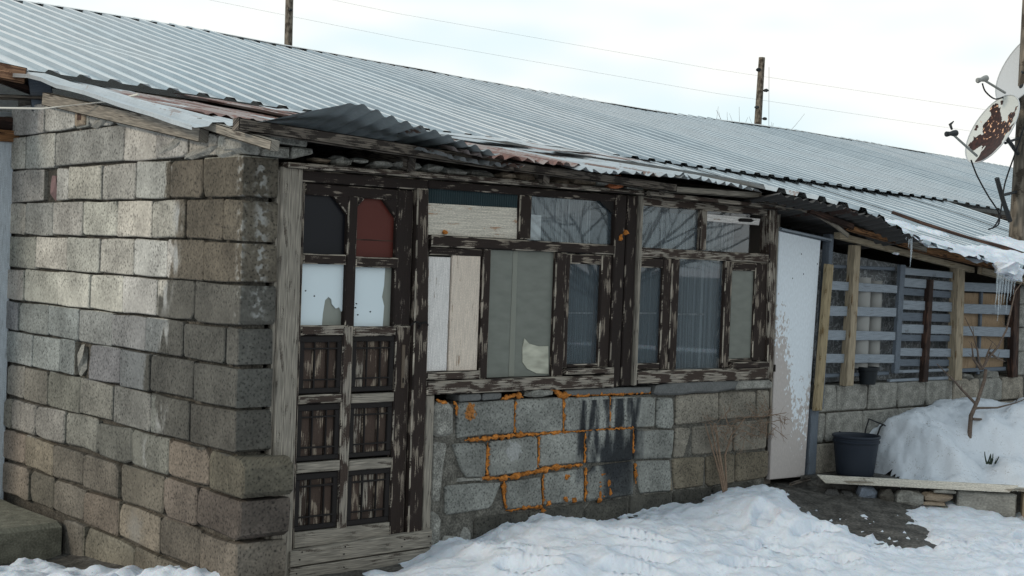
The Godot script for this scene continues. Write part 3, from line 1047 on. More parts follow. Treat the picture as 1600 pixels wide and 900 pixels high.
	# orange expanding foam squeezed into the joints
	var J := [
		[[1.37, .600, .010], [1.5, .598, .014], [1.64, .603, .018], [1.76, .607, .015], [1.9, .606, .010], [2.1, .606, .009], [2.3, .606, .007], [2.62, .600, .007]],
		[[1.706, .62, .010], [1.704, .70, .007], [1.705, .79, .008]], [[2.068, .61, .007], [2.062, .7, .010], [2.058, .80, .009]], [[2.424, .62, .009], [2.42, .7, .007], [2.417, .79, .010]],
		[[1.523, .40, .012], [1.52, .48, .014], [1.522, .575, .011]], [[1.885, .42, .011], [1.884, .5, .009], [1.884, .59, .009]], [[2.238, .42, .007], [2.236, .5, .006], [2.234, .59, .007]], [[2.627, .46, .008], [2.62, .53, .010], [2.62, .59, .008]],
		[[1.49, .388, .014], [1.62, .378, .015], [1.76, .385, .017], [1.9, .402, .020], [2.0, .410, .016], [2.22, .411, .008]],
		[[1.645, .37, .010], [1.645, .33, .016], [1.655, .26, .008], [1.665, .21, .009]], [[1.925, .38, .010], [1.928, .3, .009], [1.93, .21, .013]], [[2.25, .39, .008], [2.25, .3, .010], [2.252, .2, .007]], [[2.645, .39, .010], [2.65, .33, .012], [2.655, .27, .007]],
		[[1.67, .196, .006], [1.76, .205, .012], [1.86, .205, .012], [1.93, .2, .018], [1.935, .165, .012]],
		[[2.365, .215, .010], [2.36, .29, .010], [2.372, .345, .012], [2.42, .345, .010], [2.43, .29, .012], [2.445, .225, .014], [2.38, .212, .010]],
		[[1.6, .806, .010], [1.72, .825, .020], [1.76, .808, .012]], [[1.83, .862, .014], [1.9, .850, .018], [1.99, .838, .018], [2.04, .812, .020], [2.2, .804, .008], [2.42, .806, .014], [2.6, .806, .010], [2.75, .806, .010]],
		[[1.165, .815, .012], [1.21, .806, .016], [1.25, .79, .010]], [[1.285, .81, .008], [1.30, .77, .014], [1.305, .73, .006]],
	]
	for run in J:
		var pts := []
		var rad := []
		for i in run.size() - 1:
			var a := Vector2(run[i][0], run[i][1])
			var b := Vector2(run[i + 1][0], run[i + 1][1])
			var steps := maxi(2, int(a.distance_to(b) / 0.011))
			for k in steps:
				var f := float(k) / steps
				var q := a.lerp(b, f)
				pts.append(Vector3(q.x + rng.randf_range(-0.005, 0.005), q.y + rng.randf_range(-0.005, 0.005), -0.004 + rng.randf_range(-0.006, 0.003)))
				rad.append(lerpf(run[i][2], run[i + 1][2], f) * rng.randf_range(0.3, 1.15) * (0.55 + 0.75 * absf(sin(q.x * 37.0 + q.y * 51.0))))
		var last: Array = run[run.size() - 1]
		pts.append(Vector3(last[0], last[1], -0.004))
		rad.append(0.003)
		var bb := Builder.new()
		tube(bb, pts, rad, 7)
		put(bb.mesh(), "sealant_foam", mats["foam"], wall)
	for s in [[1.97, .215], [2.1, .225], [2.16, .215], [2.1, .35], [2.36, .2]]:
		put(stone_mesh(Vector3(s[0], s[1], 0.0), Vector3(0.016, 0.014, 0.008), 0.0, 0.4), "sealant_foam", mats["foam"], wall)

# ---------------------------------------------------------------- porch frame, eave
func make_porch_frame(house: Node3D) -> void:
	var f := part("porch_frame", house)
	plate(f, "post", "wood_grey", PackedVector2Array([Vector2(.205, -.02), Vector2(.318, -.02), Vector2(.316, 1.2), Vector2(.311, 1.950), Vector2(.198, 1.953)]), 0.018, 0.07, 0.005, true)
	board(f, "post_strip", "wood_grey", 0.186, 0.0, 0.202, 1.94, -0.004, 0.05)
	plate(f, "wall_plate", "paint_worn", PackedVector2Array([Vector2(.215, 1.950), Vector2(2.59, 1.958), Vector2(2.59, 1.982), Vector2(1.4, 1.985), Vector2(.215, 1.975)]), 0.045, 0.14, 0.005)
	plate(f, "wall_plate", "paint_worn", PackedVector2Array([Vector2(2.594, 1.955), Vector2(3.84, 1.938), Vector2(3.84, 1.962), Vector2(2.594, 1.979)]), 0.035, 0.14, 0.005)
	# eave beam above the door and window
	beam(f, "eave_beam", "wood_dark", Vector3(-0.12, 2.118, 0.13), Vector3(1.5, 2.045, 0.13), 0.06, 0.055)
	beam(f, "eave_beam", "wood_dark", Vector3(1.5, 2.045, 0.12), Vector3(2.75, 2.005, 0.12), 0.05, 0.045)
	beam(f, "eave_beam", "wood_grey", Vector3(2.7, 1.998, 0.10), Vector3(3.52, 2.005, 0.11), 0.05, 0.038)
	beam(f, "eave_beam", "paint_worn", Vector3(2.6, 1.965, 0.06), Vector3(3.86, 1.940, 0.07), 0.03, 0.03)
	beam(f, "eave_beam", "wood_grey", Vector3(-0.045, 2.155, -0.34), Vector3(-0.03, 2.02, 0.33), 0.045, 0.045)
	# rafter along the top of the side wall
	beam(f, "rafter", "wood_grey", Vector3(-0.01, 2.40, -2.32), Vector3(-0.02, 2.10, -0.35), 0.05, 0.075)
	beam(f, "rafter", "wood_dark", Vector3(0.08, 2.46, -2.75), Vector3(0.08, 2.09, -0.3), 0.04, 0.05)
	for x in [0.9, 1.8, 2.7, 3.5]:
		beam(f, "rafter", "wood_dark", Vector3(x, 2.42 - 0.03 * x, -2.6), Vector3(x, 2.02 - 0.01 * x, 0.08), 0.05, 0.07)
	# flat stones under the eave beam at the corner
	var S := [[.13, 2.058, .33, 2.052, .32, 2.103, .13, 2.10], [.09, 1.995, .23, 1.992, .23, 2.048, .09, 2.043], [.235, 1.99, .355, 2.02, .36, 2.048, .24, 2.05]]
	for b in S:
		var c := [Vector2(b[0], b[1]), Vector2(b[2], b[3]), Vector2(b[4], b[5]), Vector2(b[6], b[7])]
		put(slab(rough_outline(c, 0.012, 0.003), Vector3.ZERO, Vector3.RIGHT, Vector3.UP, Vector3.BACK, 0.03, 0.16, 0.008, Vector2.ONE, Vector2.ZERO), "stone", mats["stone_grey"], f)
	put(slab(rough_outline([Vector2(-.02, 2.0), Vector2(.09, 2.0), Vector2(.09, 2.07), Vector2(-.02, 2.08)], 0.014, 0.003), Vector3.ZERO, Vector3.RIGHT, Vector3.UP, Vector3.BACK, 0.0, 0.16, 0.008, Vector2.ONE, Vector2.ZERO), "stone", mats["concrete"], f)
	# rubble stuffed between the plate and the roof
	var R := [[.43, 2.0, .05, .012, .6], [.54, 2.005, .05, .025, 0.1], [.64, 2.015, .045, .012, -.9], [.77, 2.0, .06, .02, 0.0], [.92, 2.005, .08, .024, 0.2], [1.08, 2.0, .06, .02, 0.3], [1.22, 2.0, .07, .018, 0.0], [1.42, 2.004, .09, .02, 0.1], [1.58, 2.0, .06, .018, 0.1], [1.76, 2.005, .10, .028, 0.0], [1.99, 2.0, .05, .02, 0.0], [2.14, 2.01, .10, .028, 0.1], [2.27, 2.005, .06, .026, 0.0], [2.52, 1.99, .08, .02, 0.1], [2.68, 1.985, .06, .016, 0.0]]
	for r in R:
		put(stone_mesh(Vector3(r[0], r[1], rng.randf_range(-0.05, 0.0)), Vector3(r[2], r[3], 0.05), r[4] * 0.3, 0.16), "stone", mats["stone_grey"] if rng.randf() < 0.7 else mats["stone_brown"], f)
	put(stone_mesh(Vector3(2.36, 2.03, 0.03), Vector3(0.045, 0.025, 0.05), 0.4, 0.12), "brick", mats["brick_red"], f)
	put(stone_mesh(Vector3(2.34, 1.995, 0.035), Vector3(0.04, 0.018, 0.05), 0.1, 0.12), "brick", mats["brick_red"], f)

# ---------------------------------------------------------------- door
func make_door(house: Node3D) -> void:
	var fr := part("door_frame", house)
	board(fr, "head", "paint_dark", 0.312, 1.893, 1.06, 1.948, 0.006, 0.08)
	plate(fr, "jamb", "paint_mid", PackedVector2Array([Vector2(1.004, .14), Vector2(1.094, .14), Vector2(1.09, 1.2), Vector2(1.062, 1.9), Vector2(.992, 1.9), Vector2(1.0, 1.2)]), 0.012, 0.09, 0.006, true)
	board(fr, "jamb_strip", "wood_grey", 1.097, 0.14, 1.146, 0.842, 0.01, 0.06)
	board(fr, "jamb_strip", "paint_dark", 0.3135, 0.1, 0.327, 1.893, 0.0, 0.05)
	for q in [[.3, .128, 1.145, .152, 1.145, .064, .3, .052, .03], [.3, .046, 1.16, .058, 1.16, -.03, .3, -.03, .034]]:
		plate(fr, "kick_board", "wood_grey", PackedVector2Array([Vector2(q[6], q[7]), Vector2(q[4], q[5]), Vector2(q[2], q[3]), Vector2(q[0], q[1])]), q[8], 0.035, 0.004)
	for x in [.345, .6, .95, 1.12]:
		for y in [.12, .085, .02]:
			put(stone_mesh(Vector3(x + rng.randf_range(-.02, .02), y, 0.0335), Vector3(.004, .004, .003), 0.0, 0.1, 3, 6), "nail", mats["black_iron"], fr)

	var d := part("door", house)
	var zf := -0.012
	board(d, "stile", "paint_mid", 0.328, 0.13, 0.345, 1.888, zf, 0.045)
	board(d, "stile", "paint_dark", 0.594, 1.20, 0.648, 1.84, zf + 0.002, 0.045)
	board(d, "stile", "paint_worn", 0.588, 0.20, 0.645, 1.20, zf + 0.002, 0.045)
	board(d, "stile", "paint_dark", 0.886, 1.2, 0.988, 1.888, zf, 0.045)
	board(d, "stile", "paint_mid", 0.905, 0.13, 0.996, 1.2, zf, 0.045)
	board(d, "rail", "paint_dark", 0.345, 1.832, 0.886, 1.888, zf, 0.045)
	var rails := [[1.50, 1.55, "paint_mid"], [1.158, 1.203, "paint_worn"], [0.826, 0.868, "paint_worn"], [0.492, 0.54, "wood_grey"]]
	for r in rails:
		board(d, "rail", r[2], 0.345, r[0], 0.590, r[1], zf + 0.004, 0.045)
		board(d, "rail", "wood_grey" if r[0] < 0.9 else r[2], 0.646, r[0] - 0.008, 0.903, r[1] - 0.006, zf + 0.004, 0.045)
	board(d, "rail", "wood_grey", 0.345, 0.13, 0.905, 0.205, zf + 0.001, 0.045)
	# glazed top lights with cut corners
	for q in [[0.345, 0.594, "pane_dark"], [0.648, 0.886, "pane_red"]]:
		var x0: float = q[0]
		var x1: float = q[1]
		put(slab(rect(x0 - .01, 1.54, x1 + .01, 1.85), Vector3.ZERO, Vector3.RIGHT, Vector3.UP, Vector3.BACK, zf - 0.028, 0.006, 0.0, Vector2.ONE, Vector2.ZERO), "pane", mats[q[2]], d)
		for s in [0, 1]:
			var p := PackedVector2Array([Vector2(x1 - .085, 1.833), Vector2(x1 - .003, 1.745), Vector2(x1 + .002, 1.845)])
			if s == 1:
				p = PackedVector2Array([Vector2(x0 + .003, 1.79), Vector2(x0 + .045, 1.833), Vector2(x0 - .002, 1.845)])
				if q[2] == "pane_dark":
					continue
			plate(d, "corner_block", "paint_dark", p, zf - 0.001, 0.03, 0.003)
	board(d, "curtain_hem", "rust_post", 0.65, 1.625, 0.884, 1.630, zf - 0.026, 0.003, 0.0, 0.0)
	# second row: white boards, broken at the lower corner
	put(slab(rect(.345, 1.20, .594, 1.505), Vector3.ZERO, Vector3.RIGHT, Vector3.UP, Vector3.BACK, zf - 0.034, 0.004, 0.0, Vector2.ONE, Vector2.ZERO), "panel", mats["film_grey"], d)
	put(slab(rect(.645, 1.19, .89, 1.50), Vector3.ZERO, Vector3.RIGHT, Vector3.UP, Vector3.BACK, zf - 0.034, 0.004, 0.0, Vector2.ONE, Vector2.ZERO), "panel", mats["film_grey"], d)
	var b1 := PackedVector2Array([Vector2(.345, 1.20), Vector2(.478, 1.20), Vector2(.482, 1.26), Vector2(.492, 1.325), Vector2(.512, 1.342), Vector2(.528, 1.33), Vector2(.535, 1.305), Vector2(.556, 1.285), Vector2(.575, 1.292), Vector2(.59, 1.27), Vector2(.594, 1.28), Vector2(.594, 1.505), Vector2(.345, 1.505)])
	put(slab(b1, Vector3.ZERO, Vector3.RIGHT, Vector3.UP, Vector3.BACK, zf - 0.026, 0.006, 0.0, Vector2(1, 2.6), Vector2(.3, .2)), "white_panel", mats["panel_pale"], d)
	var b2 := PackedVector2Array([Vector2(.645, 1.19), Vector2(.838, 1.19), Vector2(.843, 1.3), Vector2(.828, 1.345), Vector2(.838, 1.40), Vector2(.842, 1.5), Vector2(.645, 1.5)])
	put(slab(b2, Vector3.ZERO, Vector3.RIGHT, Vector3.UP, Vector3.BACK, zf - 0.026, 0.006, 0.0, Vector2(1, 2.6), Vector2(.6, .2)), "white_panel", mats["panel_pale"], d)
	for p in [[.38, 1.37], [.43, 1.345], [.675, 1.31], [.67, 1.29], [.685, 1.255], [.76, 1.27]]:
		put(stone_mesh(Vector3(p[0], p[1], zf - 0.026), Vector3(.005, .004, .002), 0.0, 0.2, 3, 6), "nail_hole", mats["black_iron"], d)
	# three rows of boarded panels behind iron grilles
	var rows := [[0.872, 1.155], [0.545, 0.822], [0.208, 0.488]]
	for r in rows:
		for cx in [[0.345, 0.590], [0.646, 0.903]]:
			var y0: float = r[0]
			var y1: float = r[1]
			var x0: float = cx[0]
			var x1: float = cx[1]
			var pan := part("panel", d)
			var third := (x1 - x0) / 3.0
			for k in 3:
				var kind: String = ["panel_brown", "panel_brown", "paint_worn"][rng.randi() % 3]
				board(pan, "plank", kind, x0 + third * k + 0.002, y0, x0 + third * (k + 1) - 0.002, y1, zf - 0.026 + rng.randf_range(-.002, .002), 0.012, 0.003)
			var gz := zf - 0.008
			board(pan, "grille_frame", "paint_black", x0 + .001, y0 + .002, x1 - .001, y0 + .026, gz, 0.016, 0.003)
			board(pan, "grille_frame", "paint_black", x0 + .001, y1 - .032, x1 - .001, y1 - .002, gz, 0.016, 0.003)
			board(pan, "grille_frame", "paint_black", x0 + .001, y0 + .026, x0 + .028, y1 - .032, gz, 0.016, 0.003)
			board(pan, "grille_frame", "paint_black", x1 - .028, y0 + .026, x1 - .001, y1 - .032, gz, 0.016, 0.003)
			for k in [0.36, 0.68]:
				var gx := lerpf(x0, x1, k)
				board(pan, "grille_bar", "paint_black", gx - .004, y0 + .02, gx + .004, y1 - .02, gz - .001, 0.01, 0.002)
			for k in [0.24, 0.77]:
				var gy := lerpf(y0, y1, k)
				board(pan, "grille_bar", "paint_black", x0 + .02, gy - .004, x1 - .02, gy + .004, gz + .001, 0.01, 0.002)
	# lock plate with keyhole and latch
	var lk := board(d, "lock_plate", "lock_wood", 0.943, 0.885, 0.962, 1.105, zf + 0.006, 0.008, 0.003)
	board(lk, "keyhole", "paint_black", 0.949, 0.912, 0.956, 0.937, zf + 0.0085, 0.004, 0.0, 0.0)
	var bb := Builder.new()
	tube(bb, [Vector3(.975, 1.205, .012), Vector3(.99, 1.225, .03), Vector3(1.01, 1.22, .032), Vector3(1.03, 1.205, .02), Vector3(1.02, 1.185, .016)], [.004, .005, .005, .005, .004], 6)
	tube(bb, [Vector3(1.035, 1.215, .015), Vector3(1.06, 1.222, .03), Vector3(1.075, 1.205, .026)], [.005, .005, .004], 6)
	put(bb.mesh(), "latch", mats["black_iron"], d)

# ---------------------------------------------------------------- windows
func curtain(parent: Node3D, called: String, mat: String, x0: float, y0: float, x1: float, y1: float, z: float, fold := 0.030, amp := 0.009) -> void:
	var b := Builder.new()
	var n := int((x1 - x0) / fold * 6.0)
	var prev := Vector3.ZERO
	for i in n + 1:
		var x := lerpf(x0, x1, float(i) / n)
		var ph := x / fold * TAU + 1.6 * sin(x * 9.0)
		var p := Vector3(x, 0, z + amp * sin(ph) + amp * 0.8 * sin(x * 23.0))
		if i > 0:
			b.quad(prev + Vector3.UP * y0, p + Vector3.UP * y0, p + Vector3.UP * y1, prev + Vector3.UP * y1, Vector2(prev.x, y0), Vector2(p.x, y0), Vector2(p.x, y1), Vector2(prev.x, y1))
		prev = p
	put(b.mesh(), called, mats[mat], parent)

func pane(parent: Node3D, poly: PackedVector2Array, z: float, mat := "glass", called := "pane") -> MeshInstance3D:
	return put(slab(poly, Vector3.ZERO, Vector3.RIGHT, Vector3.UP, Vector3.BACK, z, 0.004, 0.0, Vector2(1, 2.6), Vector2(rng.randf(), rng.randf())), called, mats[mat], parent)

func sash(parent: Node3D, mat: String, x0: float, y0: float, x1: float, y1: float, px0: float, py0: float, px1: float, py1: float, zf: float) -> Node3D:
	var s := part("sash", parent)
	board(s, "stile", mat, x0, y0, px0, y1, zf, 0.04)
	board(s, "stile", mat, px1, y0, x1, y1, zf, 0.04)
	board(s, "rail", mat, px0, y0, px1, py0, zf - 0.001, 0.04)
	board(s, "rail", mat, px0, py1, px1, y1, zf - 0.001, 0.04)
	return s

func make_windows(house: Node3D) -> void:
	var w := part("window", house)
	w.set_meta("label", "dark painted porch window beside the door with boarded left lights")
	# frame
	board(w, "frame_head", "paint_dark", 1.064, 1.905, 2.40, 1.949, 0.004, 0.07)
	board(w, "frame_mullion", "paint_mid", 1.683, 1.668, 1.768, 1.905, 0.004, 0.06)
	plate(w, "transom", "paint_mid", PackedVector2Array([Vector2(1.092, 1.608), Vector2(2.405, 1.605), Vector2(2.405, 1.659), Vector2(1.094, 1.666)]), 0.012, 0.07, 0.005)
	board(w, "frame_mullion", "paint_mid", 1.440, 0.917, 1.494, 1.606, 0.006, 0.06)
	board(w, "frame_mullion", "paint_mid", 1.958, 0.917, 2.036, 1.606, 0.006, 0.06)
	plate(w, "sill", "paint_worn", PackedVector2Array([Vector2(1.088, .848), Vector2(2.425, .846), Vector2(2.423, .918), Vector2(1.087, .916)]), 0.022, 0.10, 0.006)
	board(w, "frame_post", "paint_dark", 2.392, 0.85, 2.478, 1.949, 0.014, 0.08)
	board(w, "frame_post", "paint_dark", 2.492, 0.85, 2.575, 1.949, 0.008, 0.08)
	board(w, "frame_post", "paint_black", 2.470, 0.85, 2.50, 1.949, -0.01, 0.05)
	board(w, "frame_strip", "wood_grey", 2.58, 0.852, 2.606, 1.953, 0.026, 0.06)
	# upper left light: stained board below, dark ribbed strip above
	pane(w, rect(1.062, 1.66, 1.69, 1.92), -0.03, "curtain_teal", "backing")
	curtain(w, "ribbed_strip", "rib_teal", 1.068, 1.825, 1.686, 1.906, -0.02, 0.0155, 0.004)
	pane(w, PackedVector2Array([Vector2(1.070, 1.668), Vector2(1.684, 1.668), Vector2(1.676, 1.834), Vector2(1.066, 1.829)]), -0.014, "board_stained", "infill_board")
	put(stone_mesh(Vector3(1.19, 1.685, -0.008), Vector3(.016, .010, .008), 0.2, 0.3), "sealant_foam", mats["foam"], w)
	# upper right light: glass over a curtain, one corner patched
	pane(w, PackedVector2Array([Vector2(1.767, 1.664), Vector2(2.394, 1.662), Vector2(2.394, 1.908), Vector2(1.767, 1.906)]), -0.02)
	curtain(w, "curtain", "curtain", 1.86, 1.60, 2.29, 1.91, -0.09)
	pane(w, rect(1.772, 1.668, 1.866, 1.805, 0.002), -0.028, "paper_white", "paper")
	plate(w, "corner_patch", "paint_black", PackedVector2Array([Vector2(2.28, 1.906), Vector2(2.395, 1.835), Vector2(2.395, 1.906)]), -0.004, 0.012, 0.002)
	# lower left light: two boards in a sash
	board(w, "sash_rail", "paint_dark", 1.094, 1.565, 1.440, 1.606, -0.002, 0.05)
	board(w, "infill_board", "board_white", 1.098, 0.966, 1.238, 1.556, -0.016, 0.015, 0.002)
	board(w, "infill_board", "board_cream", 1.244, 0.964, 1.432, 1.592, -0.008, 0.015, 0.002)
	board(w, "sash_rail", "paint_worn", 1.09, 0.92, 1.442, 0.962, 0.010, 0.06)
	# middle light: cloudy film
	pane(w, rect(1.494, 0.922, 1.958, 1.604), -0.02, "film_gloss", "film_pane")
	board(w, "film_seam", "film_seam", 1.664, 0.925, 1.698, 1.604, -0.0165, 0.004, 0.001, 0.003)
	pane(w, PackedVector2Array([Vector2(1.757, 1.0), Vector2(1.79, .965), Vector2(1.86, .937), Vector2(1.948, .932), Vector2(1.94, 1.085), Vector2(1.87, 1.085), Vector2(1.80, 1.10), Vector2(1.765, 1.128), Vector2(1.752, 1.08)]), -0.0155, "paper", "paper")
	# lower right light: opening sash over a dark curtain
	var s := sash(w, "paint_mid", 2.036, 0.962, 2.392, 1.60, 2.072, 0.982, 2.312, 1.545, 0.0)
	pane(s, rect(2.066, 0.978, 2.316, 1.55), -0.022)
	curtain(w, "curtain", "curtain_teal", 2.04, 0.95, 2.36, 1.6, -0.10, 0.03, 0.008)
	curtain(w, "lace_hem", "curtain", 2.05, 1.262, 2.33, 1.27, -0.082, 0.024, 0.004)
	board(s, "sash_sill", "paint_worn", 2.046, 0.928, 2.415, 0.960, 0.03, 0.06)
	put(stone_mesh(Vector3(2.475, 1.735, 0.016), Vector3(.022, .014, .012), 0.2, 0.35), "sealant_foam", mats["foam"], w)
	put(stone_mesh(Vector3(2.435, 1.705, 0.016), Vector3(.012, .018, .010), 0.2, 0.35), "sealant_foam", mats["foam"], w)

	var r := part("window", house)
	r.set_meta("label", "peeling porch window beside the white metal door with curtains")
	plate(r, "frame_head", "paint_worn", PackedVector2Array([Vector2(2.607, 1.898), Vector2(3.745, 1.892), Vector2(3.745, 1.936), Vector2(2.607, 1.952)]), 0.002, 0.07, 0.005)
	board(r, "frame_mullion", "paint_worn", 3.120, 1.655, 3.182, 1.897, 0.004, 0.06)
	plate(r, "transom", "paint_worn", PackedVector2Array([Vector2(2.607, 1.599), Vector2(3.762, 1.592), Vector2(3.764, 1.650), Vector2(2.607, 1.654)]), 0.012, 0.07, 0.006)
	board(r, "frame_mullion", "paint_mid", 2.885, 0.932, 2.952, 1.596, 0.006, 0.06)
	board(r, "frame_mullion", "paint_mid", 3.362, 0.932, 3.418, 1.596, 0.006, 0.06)
	plate(r, "frame_post", "paint_worn", PackedVector2Array([Vector2(3.784, .852), Vector2(3.842, .852), Vector2(3.823, 1.936), Vector2(3.748, 1.936)]), 0.02, 0.08, 0.006, true)
	board(r, "frame_strip", "wood_grey", 3.848, 0.5, 3.864, 1.9, 0.0, 0.04)
	plate(r, "sill", "paint_worn", PackedVector2Array([Vector2(2.607, .857), Vector2(3.784, .853), Vector2(3.784, .927), Vector2(2.607, .936)]), 0.024, 0.10, 0.006)
	pane(r, rect(2.607, 1.652, 3.122, 1.9), -0.02)
	curtain(r, "curtain", "curtain", 2.62, 1.6, 3.12, 1.87, -0.09)
	pane(r, rect(3.180, 1.652, 3.60, 1.896), -0.02)
	curtain(r, "curtain", "curtain", 3.18, 1.6, 3.52, 1.87, -0.08)
	pane(r, PackedVector2Array([Vector2(3.183, 1.833), Vector2(3.679, 1.828), Vector2(3.69, 1.869), Vector2(3.181, 1.876)]), -0.012, "board_white", "white_strip")
	pane(r, PackedVector2Array([Vector2(3.49, 1.842), Vector2(3.60, 1.843), Vector2(3.63, 1.855), Vector2(3.60, 1.866), Vector2(3.5, 1.864), Vector2(3.475, 1.853)]), -0.009, "paint_black", "strip_hole")
	s = sash(r, "paint_mid", 2.609, 0.938, 2.885, 1.596, 2.626, 0.976, 2.816, 1.537, 0.0)
	pane(s, rect(2.62, 0.97, 2.82, 1.54), -0.02)
	curtain(r, "curtain", "curtain_teal", 2.60, 0.95, 2.88, 1.6, -0.09, 0.03, 0.008)
	curtain(r, "lace_hem", "curtain", 2.60, 1.262, 2.86, 1.272, -0.076, 0.026, 0.004)
	pane(r, rect(2.950, 0.932, 3.364, 1.596), -0.02)
	curtain(r, "curtain", "curtain_blue", 2.93, 0.93, 3.39, 1.6, -0.09, 0.03, 0.009)
	curtain(r, "lace_hem", "curtain", 2.95, 1.256, 3.27, 1.267, -0.07, 0.024, 0.004)
	s = sash(r, "paint_mid", 3.419, 0.970, 3.778, 1.590, 3.436, 0.99, 3.652, 1.537, 0.0)
	pane(s, rect(3.430, 0.985, 3.658, 1.54), -0.018, "film_gloss", "film_pane")
	board(s, "sash_sill", "paint_mid", 3.424, 0.930, 3.784, 0.968, 0.032, 0.07)

# inside of the porch and the house wall behind it
func make_rooms(house: Node3D) -> void:
	var r := part("porch_room", house)
	var add := func(called: String, mat: String, a: Vector3, b: Vector3):
		var m := BoxMesh.new()
		m.size = b - a
		var o := put(m, called, mats[mat], r)
		o.position = (a + b) / 2
	add.call("floor", "floor_dim", Vector3(0.2, -0.05, -2.84), Vector3(6.9, 0.02, -0.18))
	add.call("back_wall", "wall_dim", Vector3(-0.02, -0.1, -3.1), Vector3(9.6, 2.33, -2.905))
	add.call("partition", "wall_dim", Vector3(3.868, 0.02, -2.84), Vector3(3.96, 1.95, -0.07))
	var endp := PackedVector2Array([Vector2(-2.84, 0.0), Vector2(-0.2, 0.0), Vector2(-0.2, 1.66), Vector2(-2.84, 2.33)])
	put(slab(endp, Vector3.ZERO, Vector3(0, 0, 1), Vector3.UP, Vector3(-1, 0, 0), -6.9, 0.15, 0.0, Vector2.ONE, Vector2.ZERO), "shed_end_wall", mats["wall_dim"], r)
	add.call("shed_back_lining", "wall_dim", Vector3(3.97, 0.02, -1.72), Vector3(6.89, 2.06, -1.66))
	add.call("gable_wall", "wall_white", Vector3(-3.0, 2.33, -3.08), Vector3(22.0, 2.36, -2.95))

# ---------------------------------------------------------------- roofs
const MAIN_EAVE := [[-4.0, 2.68], [0.12, 2.581], [1.725, 2.526], [3.08, 2.476], [5.09, 2.439], [6.68, 2.40], [9.96, 2.333], [11.3, 2.27], [26.0, 1.95]]
const MAIN_RIDGE := [[-4.0, 3.98], [1.93, 3.899], [3.59, 3.878], [5.37, 3.819], [7.7, 3.747], [10.5, 3.669], [14.0, 3.669], [16.5, 3.611], [18.4, 3.57], [20.5, 3.514], [26.0, 3.40]]

func rib_profile(x: float, pitch: float, h: float) -> float:
	var f := fposmod(x, pitch) / pitch
	if f < 0.50:
		return 0.0
	if f < 0.60:
		return h * (f - 0.50) / 0.10
	if f < 0.90:
		return h
	return h * (1.0 - f) / 0.10

func sheet_mesh(xs: PackedFloat32Array, zs: PackedFloat32Array, f: Callable, uvscale := 1.0, uvoff := Vector2.ZERO) -> ArrayMesh:
	var b := Builder.new()
	for i in xs.size() - 1:
		for j in zs.size() - 1:
			var p00: Vector3 = f.call(xs[i], zs[j])
			var p10: Vector3 = f.call(xs[i + 1], zs[j])
			var p11: Vector3 = f.call(xs[i + 1], zs[j + 1])
			var p01: Vector3 = f.call(xs[i], zs[j + 1])
			b.quad(p00, p01, p11, p10, Vector2(p00.x, p00.z) * uvscale + uvoff, Vector2(p01.x, p01.z) * uvscale + uvoff, Vector2(p11.x, p11.z) * uvscale + uvoff, Vector2(p10.x, p10.z) * uvscale + uvoff)
	return b.mesh()

func rib_xs(x0: float, x1: float, pitch: float) -> PackedFloat32Array:
	var out := PackedFloat32Array()
	out.append(x0)
	var k := floori(x0 / pitch)
	while k * pitch < x1:
		for f in [0.0, 0.50, 0.60, 0.90]:
			var x: float = (k + f) * pitch
			if x > x0 + 1e-4 and x < x1 - 1e-4:
				out.append(x)
		k += 1
	out.append(x1)
	return out

func make_main_roof(house: Node3D) -> void:
	var roof := part("main_roof", house)
	var pitch := 0.2
	var wave := fbm(0.35, 90, 2)
	for i in range(-2, 26):
		var x0 := i * 1.0
		var x1 := x0 + 1.065
		var ze := -2.6 + rng.randf_range(-0.03, 0.03)
		var zr := -7.9 + rng.randf_range(-0.10, 0.06)
		var lift := 0.006 * (i % 2) + rng.randf_range(0.0, 0.005)
		var tilt := rng.randf_range(-0.006, 0.006)
		var zs := PackedFloat32Array()
		for k in 8:
			zs.append(lerpf(zr, ze, k / 7.0))
		var f := func(x: float, z: float) -> Vector3:
			var t := (z + 2.6) / -5.3
			var y := lerpf(table(MAIN_EAVE, x), table(MAIN_RIDGE, x), t)
			y += 0.04 * wave.get_noise_2d(x, z) * sin(clampf(t, 0, 1) * PI) + lift + tilt * (x - x0)
			return Vector3(x, y + rib_profile(x, pitch, 0.0195), z)
		put(sheet_mesh(rib_xs(x0, x1, pitch), zs, f, 1.0, Vector2(rng.randf(), rng.randf())), "roof_sheet", mats[["tin", "tin_b", "tin", "tin_c"][rng.randi() % 4]], roof)
	# far slope behind the ridge
	var far := func(x: float, z: float) -> Vector3:
		return Vector3(x, table(MAIN_RIDGE, x) - 0.02 + (z + 7.95) * 0.26, z)
	put(sheet_mesh(PackedFloat32Array([-2, 2, 4, 6, 8, 11, 14, 17, 20, 26]), PackedFloat32Array([-12.0, -7.95]), far), "far_slope", mats["tin"], roof)
	# ridge cap, bent pieces
	for i in range(-1, 13):
		var a := i * 2.0 + rng.randf_range(-0.1, 0.1)
		var cap := func(x: float, z: float) -> Vector3:
			return Vector3(x, table(MAIN_RIDGE, x) + 0.026 - absf(z + 7.9) * 0.24 + 0.01 * wave.get_noise_1d(x * 6.0), z)
		put(sheet_mesh(PackedFloat32Array([a, a + 0.7, a + 1.4, a + 2.05]), PackedFloat32Array([-8.05, -7.9, -7.77]), cap), "ridge_cap", mats["tin"], roof)
	# eave batten and fascia under the sheets
	beam(roof, "eave_batten", "wood_dark", Vector3(-1.5, 2.585, -2.72), Vector3(5.0, 2.40, -2.72), 0.05, 0.05)
	beam(roof, "eave_batten", "wood_dark", Vector3(5.0, 2.40, -2.72), Vector3(13.0, 2.17, -2.72), 0.05, 0.05)

